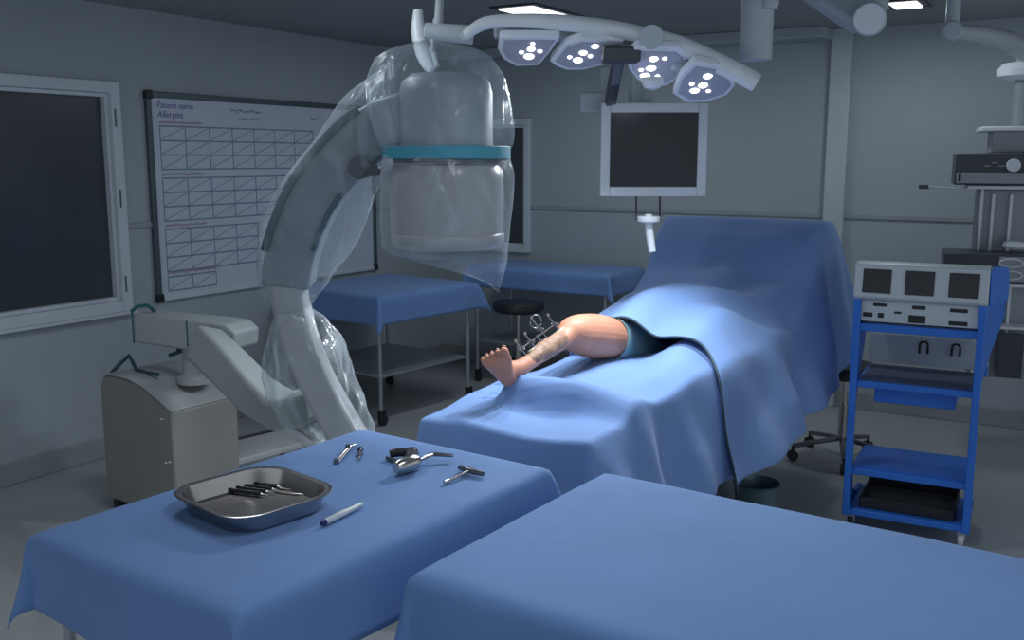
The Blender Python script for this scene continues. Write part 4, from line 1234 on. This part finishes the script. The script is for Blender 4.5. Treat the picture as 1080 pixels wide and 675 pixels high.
# forceps clamp
f0 = thing('bone_clamp', 'small silver hinged clamp at the far edge of the tool table', 'surgical tool', atz(366, 478, TZ + .004))
o_ = f0.location.copy()
P1, P2, P3 = atz(354, 487, TZ + .006) - o_, atz(367, 472, TZ + .012) - o_, atz(376, 469, TZ + .010) - o_
bm = B(); tube(bm, [P1, P1.lerp(P2, .3), P2, P3], [0.002, 0.004, 0.0045, 0.004], 10); tube(bm, [P1 + Vector((.008, .004, 0)), P2 + Vector((.010, -.002, 0))], 0.0028, 8); obj('jaw', bm, M['steel'], f0)
bm = B(); cyl(bm, P2 + Vector((0, 0, -.008)), P2 + Vector((0, 0, .008)), 0.008, 12); obj('hinge', bm, M['darksteel'], f0)
bm = B(); cyl(bm, P1 + Vector((0, 0, -.004)), P1 + Vector((0, 0, .008)), 0.006, 12); obj('end_knob', bm, M['darksteel'], f0)
f1 = thing('wing_screw', 'small silver wing screw lying beside the hinged clamp', 'surgical tool', atz(380, 480, TZ + .004))
o_ = f1.location.copy()
bm = B(); tube(bm, [atz(379, 485, TZ + .004) - o_, atz(380, 474, TZ + .006) - o_], 0.0035, 10); obj('shank', bm, M['steel'], f1)
bm = B(); c = atz(380, 474, TZ + .008) - o_; lathe(bm, [(0, -.006), (.009, -.004), (.010, .002), (.006, .007), (0, .008)], c, seg=16); obj('head', bm, M['darksteel'], f1)
bm = B(); cyl(bm, atz(375, 481, TZ + .005) - o_, atz(383, 479, TZ + .005) - o_, 0.0025, 8); obj('wing', bm, M['darksteel'], f1)
# surgical drill
dl = thing('surgical_drill', 'silver surgical drill lying on the blue cloth', 'surgical drill', atz(440, 486, TZ))
o_ = dl.location.copy()
A, Bp, Cq = atz(417, 494, TZ + .021) - o_, atz(440, 486, TZ + .024) - o_, atz(465, 476.5, TZ + .02) - o_
bm = B(); tube(bm, [A, A.lerp(Bp, .1), A.lerp(Bp, .5), A.lerp(Bp, .9), Bp, Bp.lerp(Cq, .1)], [.014, .019, .022, .021, .015, .008], 20); obj('motor_body', bm, M['steel'], dl, bevel=0)
bm = B(); tube(bm, [Bp, Bp.lerp(Cq, .65)], [.0055, .0045], 12); obj('shaft', bm, M['steel'], dl)
bm = B(); q = Bp.lerp(Cq, .72); tube(bm, [q - RT * .022 - Vector((0, 0, .003)), q, q + RT * 0.05 + Vector((0, 0, -.004))], [.005, .008, .006], 12, flat=0.7); obj('chuck', bm, M['darksteel'], dl)
bm = B(); q = atz(430, 477, TZ + .016) - o_
tube(bm, [atz(411, 479, TZ + .014) - o_, atz(420, 477, TZ + .018) - o_, q], [.010, .012, .012], 14); obj('trigger_grip', bm, M['black'], dl)
bm = B(); lathe(bm, [(0, -.02), (.018, -.02), (.020, -.004), (.015, .008), (0, .012)], atz(434, 476, TZ + .022) - o_, seg=20); obj('battery_cap', bm, M['darksteel'], dl)
bm = B(); tube(bm, [atz(408, 483, TZ + .006) - o_, atz(418, 486, TZ + .008) - o_], .005, 10); obj('cord_stub', bm, M['darksteel'], dl)
# T handle
th = thing('t_handle_wrench', 'silver T-handled tool lying at the right edge of the tool table', 'surgical tool', atz(490, 500, TZ))
o_ = th.location.copy()
bm = B(); tube(bm, [atz(469, 509, TZ + .006) - o_, atz(497, 496, TZ + .010) - o_], [.0040, .0045], 12); cyl(bm, atz(469, 509, TZ + .006) - o_, atz(473, 507, TZ + .006) - o_, .006, 12); obj('shaft', bm, M['steel'], th)
bm = B(); tube(bm, [atz(485, 493, TZ + .010) - o_, atz(492, 495, TZ + .011) - o_, atz(500, 497.5, TZ + .010) - o_, atz(510, 500, TZ + .009) - o_], [.007, .0085, .008, .006], 12); obj('handle', bm, M['darksteel'], th)

# ------------------------------------------------------------------ light
def spot(loc, target, e, size=150, blend=0.8, soft=0.12, col=(0.86, 0.93, 1.0)):
    l = bpy.data.lights.new('lamp_light', 'SPOT'); l.energy = e; l.spot_size = math.radians(size); l.spot_blend = blend; l.shadow_soft_size = soft; l.color = col
    o = bpy.data.objects.new('lamp_light', l); COL.objects.link(o); o.location = loc
    o.rotation_euler = (Vector(target) - Vector(loc)).to_track_quat('-Z', 'Y').to_euler()
    return o
for (x, y, e) in ((557, 64, 20), (617, 66, 29), (688, 80, 55), (744, 98, 22)):
    p = at(x, y, DL) + PN * 0.03
    spot(p, p + Vector((-0.05, -0.52, -1)), e, 140, 0.9, 0.025)
def area(loc, target, e, sx, sy, col):
    l = bpy.data.lights.new('panel_light', 'AREA'); l.shape = 'RECTANGLE'; l.size = sx; l.size_y = sy; l.energy = e; l.color = col
    o = bpy.data.objects.new('panel_light', l); COL.objects.link(o); o.location = loc
    o.rotation_euler = (Vector(target) - Vector(loc)).to_track_quat('-Z', 'Y').to_euler()
    return o
area((-2.93, 5.33, ZC - 0.045), (-2.93, 5.33, 0), 8, 0.2, 0.85, (0.85, 0.93, 1))
area((-1.04, 5.92, ZC - 0.045), (-1.04, 5.92, 0), 5, 0.14, 0.22, (0.85, 0.93, 1))
area((-2.6, 2.4, ZC - 0.045), (-2.6, 2.4, 0), 9, 0.2, 0.85, (0.85, 0.93, 1))  # fill from the added panel above the imaging arm
area((-0.6, 1.6, ZC - 0.045), (-0.6, 1.6, 0), 7, 0.2, 0.85, (0.85, 0.93, 1))  # fill from the added panel above the near tables

w = bpy.data.worlds.new('world'); sc.world = w; w.use_nodes = True
bg = w.node_tree.nodes['Background']; bg.inputs['Color'].default_value = (0.79, 0.89, 1.0, 1); bg.inputs['Strength'].default_value = 0.57

sc.view_settings.view_transform = 'Standard'
sc.view_settings.look = 'None'
sc.view_settings.gamma = 1
sc.view_settings.use_curve_mapping = False
sc.view_settings.exposure = 0.0
